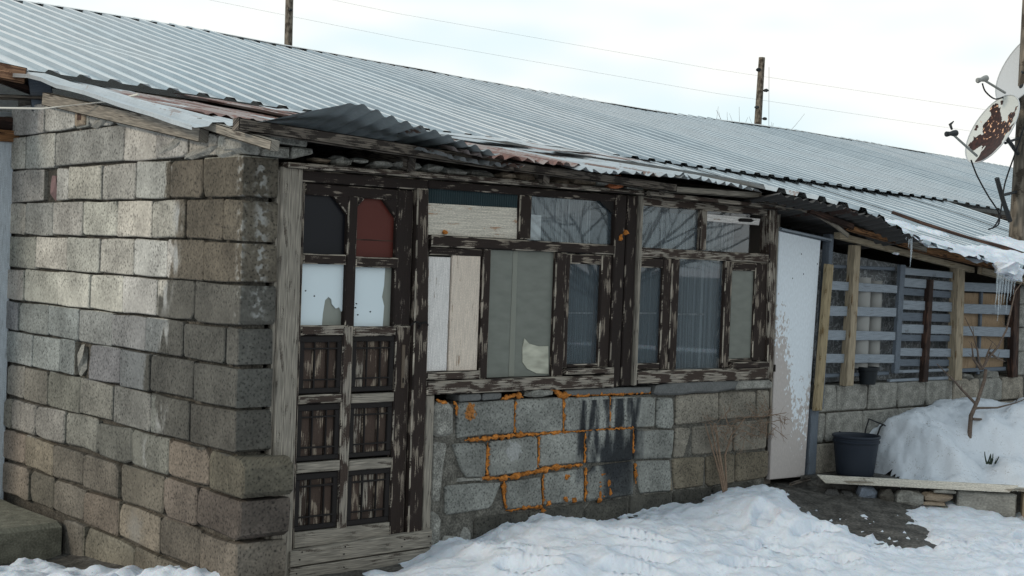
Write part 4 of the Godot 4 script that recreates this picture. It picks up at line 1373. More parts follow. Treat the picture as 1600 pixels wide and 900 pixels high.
# lower roof over the porch and the shed
const LOW_FRONT := [[-0.4, 2.09], [0.9, 2.10], [1.24, 2.062], [1.76, 2.06], [2.14, 2.05], [2.65, 2.062], [3.3, 2.03], [3.68, 1.99], [4.0, 1.97], [4.43, 1.916], [4.79, 1.814], [5.27, 1.715], [5.9, 1.642], [6.15, 1.62], [7.0, 1.57], [12.0, 1.35]]

func low_y(x: float, z: float) -> float:
	var back := table(MAIN_EAVE, x) - lerpf(0.024, 0.05, smoothstep(4.5, 6.5, x))
	return lerpf(back, table(LOW_FRONT, x), clampf((z + 2.6) / 2.88, -0.2, 1.2))

func verge_y(z: float) -> float:
	return 2.105 - 0.193 * z if z > -2.24 else 2.537 - (z + 2.24) * 0.06

func inner_y(x: float, z: float) -> float:
	return lerpf(table(MAIN_EAVE, x) - 0.045, 2.135 - 0.03 * x, (z + 2.6) / 2.4)

func make_porch_roof(house: Node3D) -> void:
	var roof := part("porch_roof", house)
	var wob := fbm(1.1, 95, 2)
	var wave := func(x: float) -> float: return 0.011 * sin(x / 0.078 * TAU)
	var steps := func(a: float, b: float, n: int) -> PackedFloat32Array:
		var o := PackedFloat32Array()
		for i in n + 1:
			o.append(lerpf(a, b, float(i) / n))
		return o
	# bright verge sheet over the side wall
	var verge := func(x: float, z: float) -> Vector3:
		return Vector3(x, lerpf(verge_y(z), inner_y(x, z), smoothstep(-0.12, 0.12, x)) + rib_profile(x, 0.2, 0.016) + 0.012 * wob.get_noise_2d(x * 2, z * 2) - 0.02 * smoothstep(0.0, -0.2, x), z)
	put(sheet_mesh(rib_xs(-0.17, 0.62, 0.2), steps.call(-2.75, -0.16, 9), verge), "roof_sheet", mats["tin_worn"], roof)
	# bent drip lip along its outer edge
	var lip := func(x: float, z: float) -> Vector3:
		return Vector3(-0.17 - 0.01 * wob.get_noise_2d(z * 3, 1.0), verge_y(z) - 0.012 - x + 0.012 * wob.get_noise_2d(-0.3, z * 2), z)
	put(sheet_mesh(PackedFloat32Array([0.0, 0.022 ]), steps.call(-2.6, -0.2, 12), lip), "sheet_lip", mats["tin_worn"], roof)
	# rusty scraps laid across the eave
	var scrap := func(x: float, z: float) -> Vector3:
		return Vector3(x + 0.1 * z, inner_y(x, z) + 0.020 + 0.008 * sin(x / 0.078 * TAU) + 0.008 * wob.get_noise_2d(x * 2, z), z)
	put(sheet_mesh(steps.call(0.35, 1.25, 60), steps.call(-2.35, -0.9, 6), scrap), "roof_sheet", mats["tin_rusty"], roof)
	# peeled-up corrugated sheet at the corner
	var lift_t := [[-0.25, 0.0], [-0.05, 0.015], [0.15, 0.075], [0.38, 0.135], [0.46, 0.130], [0.56, 0.10], [0.70, 0.07], [0.88, 0.04], [1.05, 0.02], [1.3, 0.0]]
	var flap := func(x: float, z: float) -> Vector3:
		var t := clampf((z + 0.55) / 0.85, 0.0, 1.0)
		var y: float = lerpf(2.14 - 0.05 * x, table(LOW_FRONT, x) + 0.02, clampf((z + 0.9) / 1.2, 0, 1)) + table(lift_t, x) * t * t
		var crest: float = 0.011 * smoothstep(0.3, 0.55, x)
		return Vector3(x, y + crest * sin(x / 0.085 * TAU), z - 0.10 * smoothstep(0.4, -0.2, x) * t)
	put(sheet_mesh(steps.call(-0.03, 1.28, 100), steps.call(-0.95, 0.30, 10), flap), "roof_sheet", mats["tin_dark"], roof)
	# old corrugated sheets, ragged fringe over the door and windows
	var bays := [[1.02, 1.95, "tin_rusty", 0.25, 0.012], [1.85, 2.75, "tin_worn", 0.29, 0.0], [2.62, 3.42, "tin_worn", 0.25, 0.010], [0.85, 1.5, "tin_worn", 0.22, -0.03]]
	for b in bays:
		var zf: float = b[3]
		var dy: float = b[4]
		var sk := rng.randf_range(-0.06, 0.06)
		var f := func(x: float, z: float) -> Vector3:
			var ragged: float = 0.05 * wob.get_noise_1d(x * 9.0) * smoothstep(-0.3, 0.2, z)
			return Vector3(x, low_y(x, z) + dy + wave.call(x) + 0.012 * wob.get_noise_2d(x * 1.5, z * 1.5), z + ragged + sk * (x - b[0]) * smoothstep(-0.5, 0.3, z))
		put(sheet_mesh(steps.call(b[0], b[1], int((b[1] - b[0]) / 0.078 * 8)), steps.call(-2.8, zf, 8), f), "roof_sheet", mats[b[2]], roof)
	# bits of sheet lying on the porch roof
	for q in [[2.0, -1.7, 1.1, 0.5, "tin_worn"], [1.1, -1.9, 0.7, 0.4, "tin_worn"], [2.4, -0.9, 0.8, 0.3, "tin_rusty"]]:
		var f2 := func(x: float, z: float) -> Vector3:
			return Vector3(x, low_y(x, z) + 0.035 + 0.015 * wob.get_noise_2d(x * 3, z * 3), z + 0.2 * (x - q[0]))
		put(sheet_mesh(steps.call(q[0], q[0] + q[2], 10), steps.call(q[1], q[1] + q[3], 4), f2), "roof_scrap", mats[q[4]], roof)

func make_metal_door(house: Node3D) -> void:
	var d := part("metal_door", house)
	d.set_meta("label", "white metal door with paint scaled off its lower half")
	var p := PackedVector2Array([Vector2(3.872, .205), Vector2(4.225, .20), Vector2(4.298, 1.755), Vector2(3.87, 1.800)])
	put(slab(p, Vector3.ZERO, Vector3.RIGHT, Vector3.UP, Vector3.BACK, 0.0, 0.03, 0.004, Vector2(1.0 / 0.44, -1.0 / 1.62), Vector2(-3.87 / 0.44, 1.0 + 0.2 / 1.62), false, true, Vector2.ZERO), "leaf", mats["door_peeling"], d)
	beam(d, "top_rail", "slat_grey", Vector3(3.868, 1.812, -0.005), Vector3(4.40, 1.760, -0.005), 0.04, 0.022)
	board(d, "hinge", "black_iron_wood", 3.868, 0.90, 3.882, 0.945, 0.006, 0.01)
	for q in [[4.1, 1.66], [4.13, 1.53], [4.02, 1.5], [4.27, 1.6]]:
		put(stone_mesh(Vector3(q[0], q[1], 0.0), Vector3(.004, .006, .002), 0.0, 0.2, 3, 6), "rivet", mats["black_iron"], d)

# ---------------------------------------------------------------- slatted shed
func make_shed() -> void:
	var shed := thing("slatted_shed", "lean-to shed of grey slats and pale posts on a block base", "shed")
	var wall := part("base_wall", shed)
	var rows := [[0.615, 0.79, [4.335, 4.545, 4.89, 5.225, 5.578, 5.925, 6.28, 6.59, 6.9]], [0.415, 0.605, [4.345, 4.43, 4.84, 5.25, 5.66, 6.07, 6.48, 6.9]], [0.205, 0.405, [4.345, 4.62, 5.02, 5.43, 5.84, 6.25, 6.66, 6.9]], [0.0, 0.198, [4.345, 4.8, 5.2, 5.6, 6.0, 6.4, 6.9]]]
	for r in rows:
		var js: Array = r[2]
		for i in js.size() - 1:
			var c := [Vector2(js[i] + .004, r[0]), Vector2(js[i + 1] - .004, r[0]), Vector2(js[i + 1] - .004, r[1]), Vector2(js[i] + .004, r[1])]
			put(slab(rough_outline(c, 0.014, 0.003), Vector3.ZERO, Vector3.RIGHT, Vector3.UP, Vector3.BACK, rng.randf_range(-0.004, 0.008), 0.19, 0.009, Vector2.ONE, Vector2.ZERO), "block", mats["concrete"] if rng.randf() < 0.6 else mats["concrete_warm"], wall)
	put(slab(rect(4.36, 0.0, 6.88, 0.78), Vector3.ZERO, Vector3.RIGHT, Vector3.UP, Vector3.BACK, -0.02, 0.14, 0.0, Vector2.ONE, Vector2.ZERO), "mortar", mats["mortar_dark"], wall)
	# rubble on top of the wall at the far end, blocks beside it
	put(stone_mesh(Vector3(6.42, 0.81, -0.06), Vector3(0.12, 0.045, 0.08), 0.2), "stone", mats["stone_grey"], wall)
	put(stone_mesh(Vector3(6.15, 0.80, -0.05), Vector3(0.07, 0.03, 0.06), 0.5), "stone", mats["stone_grey"], wall)
	for q in [[6.78, .80, 7.05, .98], [6.77, .985, 7.05, 1.17], [6.78, 1.175, 7.05, 1.35], [6.78, 1.355, 7.05, 1.5]]:
		put(slab(rough_outline([Vector2(q[0], q[1]), Vector2(q[2], q[1]), Vector2(q[2], q[3]), Vector2(q[0], q[3])], 0.014, 0.003), Vector3.ZERO, Vector3.RIGHT, Vector3.UP, Vector3.BACK, 0.0, 0.19, 0.009, Vector2.ONE, Vector2.ZERO), "block", mats["concrete"], wall)

	var fr := part("frame", shed)
	plate(fr, "post", "wood_pale", PackedVector2Array([Vector2(4.566, .79), Vector2(4.643, .79), Vector2(4.664, 1.735), Vector2(4.602, 1.735)]), 0.055, 0.06, 0.004, true)
	plate(fr, "post", "rust_post", PackedVector2Array([Vector2(5.482, .79), Vector2(5.542, .79), Vector2(5.562, 1.52), Vector2(5.51, 1.52)]), 0.04, 0.04, 0.004, true)
	plate(fr, "post", "wood_pale", PackedVector2Array([Vector2(5.864, .79), Vector2(5.952, .79), Vector2(5.932, 1.612), Vector2(5.838, 1.612)]), 0.055, 0.07, 0.004, true)
	plate(fr, "post", "rust_post", PackedVector2Array([Vector2(6.675, .79), Vector2(6.75, .79), Vector2(6.728, 1.50), Vector2(6.642, 1.50)]), 0.04, 0.05, 0.004, true)
	plate(fr, "post", "slat_dark", PackedVector2Array([Vector2(4.345, .64), Vector2(4.385, .64), Vector2(4.425, 1.80), Vector2(4.385, 1.80)]), 0.01, 0.06, 0.004, true)
	plate(fr, "post", "slat_dark", PackedVector2Array([Vector2(4.245, .02), Vector2(4.325, .02), Vector2(4.338, .64), Vector2(4.262, .64)]), 0.01, 0.06, 0.004, true)
	plate(fr, "post", "wood_yellow", PackedVector2Array([Vector2(4.256, .636), Vector2(4.320, .636), Vector2(4.384, 1.598), Vector2(4.320, 1.602)]), 0.05, 0.035, 0.005, true)
	plate(fr, "beam", "wood_pale", PackedVector2Array([Vector2(4.424, 1.772), Vector2(5.2, 1.682), Vector2(6.05, 1.582), Vector2(6.05, 1.622), Vector2(5.2, 1.722), Vector2(4.42, 1.814)]), 0.06, 0.05, 0.004)
	beam(fr, "beam", "wood_brown", Vector3(4.36, 1.845, 0.15), Vector3(5.1, 1.745, 0.15), 0.04, 0.035)
	beam(fr, "beam", "wood_brown", Vector3(5.1, 1.742, 0.15), Vector3(6.9, 1.565, 0.15), 0.05, 0.05)
	beam(fr, "beam", "wood_grey", Vector3(5.05, 1.76, 0.17), Vector3(5.24, 1.738, 0.17), 0.03, 0.06)
	beam(fr, "beam", "wood_pale", Vector3(6.0, 1.60, 0.13), Vector3(6.9, 1.50, 0.13), 0.04, 0.05)
	var arc := [Vector3(3.66, 1.952, 0.13), Vector3(3.9, 1.945, 0.14), Vector3(4.1, 1.90, 0.15), Vector3(4.25, 1.85, 0.15), Vector3(4.4, 1.79, 0.14)]
	for i in arc.size() - 1:
		beam(fr, "bent_lath", "wood_grey", arc[i], arc[i + 1], 0.012, 0.028, 0.002)
	beam(fr, "beam", "wood_dark", Vector3(3.5, 1.985, 0.12), Vector3(4.0, 1.955, 0.14), 0.05, 0.05)
	beam(fr, "beam", "rust_post", Vector3(3.95, 1.935, 0.16), Vector3(4.4, 1.85, 0.17), 0.03, 0.04)
	board(fr, "rail", "slat_dark", 4.40, 1.575, 5.16, 1.600, -0.012, 0.03)
	board(fr, "rail", "slat_dark", 4.35, 0.845, 5.14, 0.868, -0.012, 0.03)
	board(fr, "rail", "slat_grey", 5.14, 0.795, 5.86, 0.815, 0.0, 0.03)
	board(fr, "rail", "slat_grey", 5.20, 0.855, 5.86, 0.875, 0.0, 0.03)
	board(fr, "rail", "slat_dark", 5.96, 0.84, 6.66, 0.868, -0.012, 0.03)
	plate(fr, "upright", "slat_dark", PackedVector2Array([Vector2(5.142, .86), Vector2(5.2, .86), Vector2(5.224, 1.618), Vector2(5.166, 1.618)]), 0.03, 0.03, 0.003, true)
	board(fr, "upright", "slat_dark", 6.28, 0.82, 6.305, 1.5, -0.016, 0.02)
	board(fr, "upright", "slat_grey", 5.952, 0.82, 5.972, 1.58, -0.02, 0.02)
	board(fr, "upright", "slat_dark", 4.69, 0.86, 4.712, 1.66, -0.03, 0.02)
	# slats of the three panels: [left x, right x, [[left y0, y1, right y0, y1] ...]]
	var P := [
		[4.352, 5.15, [[1.432, 1.492, 1.418, 1.473], [1.258, 1.326, 1.254, 1.315], [1.098, 1.166, 1.089, 1.148], [.947, 1.008, .93, .989]], "slat_grey", 0.02],
		[5.205, 5.86, [[1.466, 1.529, 1.446, 1.508], [1.408, 1.458, 1.389, 1.437], [1.306, 1.37, 1.291, 1.359], [1.225, 1.285, 1.213, 1.272], [1.14, 1.202, 1.126, 1.189], [1.082, 1.13, 1.073, 1.118], [.979, 1.034, .96, 1.021], [.905, .955, .892, .94], [1.55, 1.6, 1.535, 1.58]], "slat_grey", 0.012],
		[5.945, 6.66, [[1.444, 1.51, 1.438, 1.505], [1.281, 1.351, 1.269, 1.344], [1.117, 1.187, 1.1, 1.173], [.963, 1.025, .94, 1.003]], "slat_grey", 0.014],
	]
	for p in P:
		var pan := part("slat_panel", shed)
		for i in p[2].size():
			var q: Array = p[2][i]
			var m: String = p[3]
			var z: float = p[4]
			if p[0] == 5.205 and i in [1, 3, 5, 7]:
				m = "slat_dark"
				z -= 0.012
			plate(pan, "slat", m, PackedVector2Array([Vector2(p[0], q[0]), Vector2(p[1], q[2]), Vector2(p[1], q[3]), Vector2(p[0], q[1])]), z, 0.012, 0.003)
	# cardboard behind the far panel, printed plastic behind the near one
	for q in [[6.03, .86, 6.285, 1.43], [6.30, .85, 6.66, 1.425]]:
		board(shed, "cardboard", "cardboard", q[0], q[1], q[2], q[3], -0.04, 0.008, 0.002, 0.006)
	var b := Builder.new()
	var ripple := fbm(2.2, 55, 3)
	var nx := 46
	var ny := 26
	for i in nx:
		for j in ny:
			var c := []
			for k in [[0, 0], [1, 0], [1, 1], [0, 1]]:
				var x: float = lerpf(4.36, 6.0, float(i + k[0]) / nx)
				var y: float = lerpf(0.80, 1.70 - 0.09 * (x - 4.4), float(j + k[1]) / ny)
				c.append(Vector3(x, y, -0.10 + 0.05 * ripple.get_noise_2d(x, y * 0.6)))
			b.quad(c[0], c[1], c[2], c[3], Vector2(c[0].x, c[0].y) * 1.1, Vector2(c[1].x, c[1].y) * 1.1, Vector2(c[2].x, c[2].y) * 1.1, Vector2(c[3].x, c[3].y) * 1.1)
	put(b.mesh(), "plastic_sheet", mats["floral_plastic"], shed)
	# pale rolls standing behind the slats
	for q in [[4.83, .9, .085], [5.0, .88, .06]]:
		put(lathe([Vector2(.001, 0), Vector2(q[2], 0), Vector2(q[2], .62), Vector2(.001, .62)], Vector3(q[0], q[1], -0.06 - q[2] * 0.2)), "plastic_roll", mats["roll_pale"], shed)

	# roof sheets
	var roof := part("shed_roof", shed)
	var wob := fbm(0.9, 96, 2)
	var x := 3.36
	var n := 0
	while x < 9.6:
		var x1 := x + 0.86
		var dy := 0.012 + 0.004 * (n % 2)
		var zf := 0.28 + rng.randf_range(-0.03, 0.03)
		var zs := PackedFloat32Array()
		for k in 10:
			zs.append(lerpf(-2.9, zf, k / 9.0))
		var f := func(px: float, z: float) -> Vector3:
			return Vector3(px, low_y(px, z) + dy + rib_profile(px, 0.2, 0.028) + 0.015 * wob.get_noise_2d(px, z), z)
		var kind := "tin_worn" if n == 0 else "tin"
		put(sheet_mesh(rib_xs(x, x1, 0.2), zs, f, 1.0, Vector2(rng.randf(), rng.randf())), "roof_sheet", mats[kind], roof)
		x += 0.8
		n += 1
	# black corrugated sheet drooping under the edge above the white door
	var drop := func(px: float, z: float) -> Vector3:
		var t := clampf((z + 0.25) / 0.6, 0.0, 1.0)
		var y: float = lerpf(table(LOW_FRONT, px) - 0.085, table(LOW_FRONT, px) - 0.004, t)
		return Vector3(px, y + 0.012 * sin(px / 0.082 * TAU) + 0.01 * wob.get_noise_2d(px * 5, z * 5), z + 0.03 * wob.get_noise_1d(px * 14))
	var xs := PackedFloat32Array()
	for i in 120:
		xs.append(lerpf(3.42, 4.95, i / 119.0))
	put(sheet_mesh(xs, PackedFloat32Array([-0.25, -0.1, 0.05, 0.2, 0.34]), drop), "roof_sheet", mats["tin_black"], roof)
	# one rust-eaten rib
	var rib := Builder.new()
	var pts := []
	var rad := []
	for i in 14:
		var z := lerpf(-1.45, 0.12, i / 13.0)
		pts.append(Vector3(7.17, low_y(7.17, z) + 0.048 + 0.015 * wob.get_noise_2d(7.17, z), z))
		rad.append(0.018 * rng.randf_range(0.8, 1.15))
	tube(rib, pts, rad, 6)
	put(rib.mesh(), "rusty_strip", mats["rust_post"], roof)

	# snow left lying on the shed roof
	var patches := [[5.62, 0.14, 0.95, 0.16, 0.035], [6.25, 0.05, 0.7, 0.2, 0.04], [6.8, -0.05, 0.5, 0.22, 0.04], [5.95, -0.62, 0.24, 0.14, 0.03], [6.5, -0.95, 0.3, 0.16, 0.03], [6.75, -0.8, 0.22, 0.12, 0.025], [7.9, -0.65, 0.5, 0.3, 0.035], [7.3, -0.25, 0.3, 0.12, 0.03], [8.6, -0.7, 0.4, 0.35, 0.04]]
	var names := ["long ragged band of snow along the shed eave above the pale beam", "snow band on the shed eave just before the icicles", "snow clinging to the shed roof edge beyond the icicles", "small snow patch halfway up the shed roof over the slats", "snow patch high on the shed roof beside the rusty rib", "thin snow scrap high on the shed roof next to the rusty rib", "snow drift on the shed roof at the foot of the antenna post", "small snow patch below the rusty rib on the shed roof", "snow lying behind the antenna post on the shed roof"]
	var sn := fbm(4.0, 33, 3)
	for i in patches.size():
		var q: Array = patches[i]
		var pb := Builder.new()
		var m := 34
		var k2 := 16
		var f := func(a: int, c: int) -> Vector3:
			var u := float(a) / m * 2.0 - 1.0
			var v := float(c) / k2 * 2.0 - 1.0
			var px: float = q[0] + u * q[2] * 0.75
			var pz: float = q[1] + v * q[3] * 1.2 + 0.08 * sn.get_noise_2d(px * 0.6, i)
			var e := 1.0 - u * u - v * v + 0.75 * sn.get_noise_2d(px * 1.4, pz * 1.4 + i)
			var h: float = q[4] * clampf(e, -0.9, 1.0) * 1.3 + 0.008 * sn.get_noise_2d(px * 5.0, pz * 5.0)
			return Vector3(px, low_y(px, pz) + 0.028 + h, pz)
		for a in m:
			for c in k2:
				var A: Vector3 = f.call(a, c)
				var B: Vector3 = f.call(a + 1, c)
				var Cc: Vector3 = f.call(a + 1, c + 1)
				var D: Vector3 = f.call(a, c + 1)
				pb.quad(A, D, Cc, B, Vector2.ZERO, Vector2.ZERO, Vector2.ZERO, Vector2.ZERO)
		var o := put(pb.mesh(), "roof_snow", mats["snow"], self)
		tag(o, names[i], "snow", "snow patches on the shed roof")
	# clump of ice with icicles at the eave
	var ice := thing("icicle_clump", "clump of frozen snow with long icicles hanging from the shed eave", "icicles")
	put(stone_mesh(Vector3(5.97, 1.625, 0.36), Vector3(0.13, 0.05, 0.08), 0.3, 0.22, 7, 12), "ice_clump", mats["snow"], ice)
	put(stone_mesh(Vector3(6.06, 1.585, 0.37), Vector3(0.07, 0.05, 0.06), 0.1, 0.22, 7, 12), "ice_clump", mats["snow"], ice)
	for q in [[5.84, 1.59, .26, .9], [5.875, 1.58, .34, 1.0], [5.91, 1.57, .24, .8], [5.95, 1.56, .19, .9], [5.985, 1.56, .26, .8], [6.03, 1.55, .16, .9], [6.07, 1.55, .12, .7]]:
		var ib := Builder.new()
		var ip := []
		var ir := []
		for k in 9:
			var t := k / 8.0
			ip.append(Vector3(q[0] + rng.randf_range(-.002, .002) - 0.02 * t, q[1] - q[2] * t, 0.375 + rng.randf_range(-.002, .002)))
			ir.append(lerpf(0.013, 0.0015, pow(t, 0.7)) * q[3] * rng.randf_range(0.9, 1.1))
		tube(ib, ip, ir, 7)
		put(ib.mesh(), "icicle", mats["ice"], ice)
	var ice2 := thing("icicle_clump", "thin drip of ice hanging from the shed eave above the pale beam", "icicles")
	for q in [[4.83, 1.83, .10], [4.86, 1.80, .20], [4.80, 1.84, .06]]:
		var ib := Builder.new()
		tube(ib, [Vector3(q[0], q[1], .31), Vector3(q[0] + .004, q[1] - q[2] * .5, .312), Vector3(q[0], q[1] - q[2], .31)], [.010, .007, .001], 6)
		put(ib.mesh(), "icicle", mats["ice"], ice2)
	put(stone_mesh(Vector3(4.85, 1.69, .20), Vector3(.02, .008, .02), 0.1), "ice_clump", mats["snow"], ice2)

# ---------------------------------------------------------------- neighbouring wall at the left edge
func make_neighbour() -> void:
	var n := thing("neighbour_house", "pale boarded house front meeting the block wall at the picture's left edge", "house")
	for i in 6:
		board(n, "wall_board", "wall_board", -0.115 - i * 0.2, -0.2, 0.012 - i * 0.2 - (0.0 if i == 0 else 0.08), 2.17, -2.86 - 0.01 * (i % 2), 0.05)
	board(n, "lintel", "wood_brown", -1.2, 2.17, 0.035, 2.24, -2.83, 0.06)
	board(n, "lintel", "rust_post", -1.2, 2.245, 0.0, 2.32, -2.85, 0.06)
	beam(n, "canopy_board", "wood_dark", Vector3(-0.9, 2.37, -2.62), Vector3(0.10, 2.425, -2.55), 0.14, 0.022)
	beam(n, "rafter", "rust_post", Vector3(-0.45, 2.62, -2.75), Vector3(0.05, 2.46, -2.6), 0.06, 0.05)
	beam(n, "rafter", "brick_wood", Vector3(-0.6, 2.60, -2.55), Vector3(-0.09, 2.535, -2.45), 0.06, 0.09)
	beam(n, "rafter", "slat_dark", Vector3(-0.02, 2.44, -2.55), Vector3(0.10, 2.46, -2.5), 0.05, 0.20)
	var wire := Builder.new()
	tube(wire, [Vector3(-0.9, 2.27, -2.3), Vector3(-0.2, 2.30, -1.9), Vector3(-0.02, 2.33, -1.4), Vector3(-0.01, 2.345, -1.1)], [.006, .006, .006, .006], 6)
	tag(put(wire.mesh(), "washing_line", mats["wire_pale"], self), "pale wire strung to the top of the block side wall", "wire")
	var step := thing("concrete_step", "low rough concrete slab at the foot of the side wall", "step")
	put(slab(rough_outline([Vector2(-1.3, -2.88), Vector2(-0.03, -2.88), Vector2(-0.02, -1.85), Vector2(-1.3, -1.72)], 0.03, 0.012), Vector3.ZERO, Vector3.RIGHT, Vector3(0, 0, 1), Vector3.UP, -0.01, 0.3, 0.025, Vector2.ONE, Vector2.ZERO), "slab", mats["slab_dark"], step)

# ---------------------------------------------------------------- ledge, plank, snow heap
const LO := Vector3(4.12, 0.0, 0.17)
const LU := Vector3(0.6915, 0, 0.7224)
const LN := Vector3(-0.7224, 0, 0.6915)

func heap_y(x: float, z: float) -> float:
	var crest: float = table([[4.55, 0.20], [4.64, 0.215], [4.73, 0.30], [4.86, 0.48], [4.9, 0.56], [5.32, 0.645], [5.71, 0.70], [5.86, 0.655], [6.02, 0.665], [6.26, 0.61], [6.57, 0.65], [7.2, 0.62], [9.0, 0.5]], x + 0.03 * bumps.get_noise_2d(x, z))
	var inside := -(Vector3(x, 0, z) - LO).dot(LN)
	var g := smoothstep(-0.05, lerpf(0.45, 0.95, clampf((x - 4.9) / 0.7, 0.0, 1.0)), inside + 0.10 * lumps.get_noise_2d(x * 1.2, z * 1.2))
	g = lerpf(g, pow(g, 1.6), 0.6)
	var y := 0.215 + (crest - 0.215) * g
	y -= 0.10 * smoothstep(0.18, 0.0, z)
	# a hollow melted into the front
	y -= 0.13 * exp(-Vector2((x - 5.18) / 0.2, (z - 0.72) / 0.15).length_squared())
	y += 0.03 * exp(-Vector2((x - 5.05) / 0.2, (z - 0.93) / 0.08).length_squared())
	y += 0.05 * lumps.get_noise_2d(x * 1.3, z * 1.3) + 0.022 * (0.3 - absf(bumps.get_noise_2d(x * 0.7, z * 0.7))) + 0.018 * (0.25 - absf(crust.get_noise_2d(x * 0.9, z * 0.9))) + 0.005 * grains.get_noise_2d(x, z)
	y -= 0.10 * smoothstep(0.06, -0.04, inside)
	y -= 0.25 * smoothstep(0.20, 0.02, Vector2(x - 4.5, z - 0.195).length() - 0.1)
	return y

func make_ledge() -> void:
	var l := thing("stone_ledge", "low retaining ledge of stones and one block below the white plank", "ledge")
	var fill := PackedVector2Array([Vector2(4.16, 0.02), Vector2(8.6, 0.02), Vector2(8.6, 4.6), Vector2(8.4, 4.52), Vector2(4.27, 0.22)])
	# outline seen from above must run counter-clockwise for the up-facing slab (x to the right, z downward)
	fill.reverse()
	put(slab(fill, Vector3.ZERO, Vector3.RIGHT, Vector3.BACK, Vector3.DOWN, -0.0, 0.215, 0.0, Vector2.ONE, Vector2.ZERO), "earth_fill", mats["earth"], l)
	var blk := rough_outline([Vector2(.885, .045), Vector2(1.25, .035), Vector2(1.25, .188), Vector2(.885, .19)], 0.012, 0.004)
	put(slab(blk, LO, LU, Vector3.UP, LN, 0.02, 0.18, 0.009, Vector2.ONE, Vector2.ZERO), "block", mats["concrete"], l)
	for q in [[.20, .10, .05, .05, "stone_dark"], [.32, .135, .065, .055, "stone_blue"], [.44, .11, .05, .07, "mortar_dark"], [.58, .115, .095, .06, "stone_grey"], [.76, .145, .095, .028, "stone_brown"], [.74, .10, .075, .02, "stone_brown"], [.82, .075, .08, .018, "stone_grey"], [.80, .182, .075, .015, "stone_grey"], [.95, .035, .06, .02, "stone_dark"], [1.1, .02, .07, .02, "stone_dark"], [.1, .12, .05, .04, "stone_dark"]]:
		var at: Vector3 = LO + LU * q[0] + Vector3.UP * q[1] + LN * 0.0
		put(stone_mesh(at, Vector3(q[2], q[3], 0.07), -atan2(LU.z, LU.x), 0.14), "stone", mats[q[4]], l)
	var p := thing("white_plank", "long white painted plank lying along the stone ledge", "plank")
	put(slab(PackedVector2Array([Vector2(.055, .200), Vector2(1.195, .200), Vector2(1.25, .246), Vector2(0.0, .250)]), LO, LU, Vector3.UP, LN, 0.06, 0.025, 0.003, Vector2(1, 2.6), Vector2(.1, .2)), "face_board", mats["plank_white"], p)
	put(slab(PackedVector2Array([Vector2(.05, .215), Vector2(1.6, .205), Vector2(1.6, .222), Vector2(.05, .232)]), LO, LU, Vector3.UP, LN, 0.034, 0.12, 0.003, Vector2(1, 2.6), Vector2(.4, .5)), "back_board", mats["plank_white"], p)
	var xs := PackedFloat32Array()
	var zs := PackedFloat32Array()
	for i in 150:
		xs.append(lerpf(4.5, 7.6, i / 149.0))
	for i in 130:
		zs.append(lerpf(0.012, 2.9, i / 129.0))
	var h := put(height_sheet(xs, zs, heap_y, func(x, z, y): return y > 0.2 and -(Vector3(x, 0, z) - LO).dot(LN) > -0.045), "snow_heap", mats["snow_dirty"], self)
	tag(h, "high heap of shovelled snow on the ledge in front of the slatted shed", "snow heap", "", "thing")

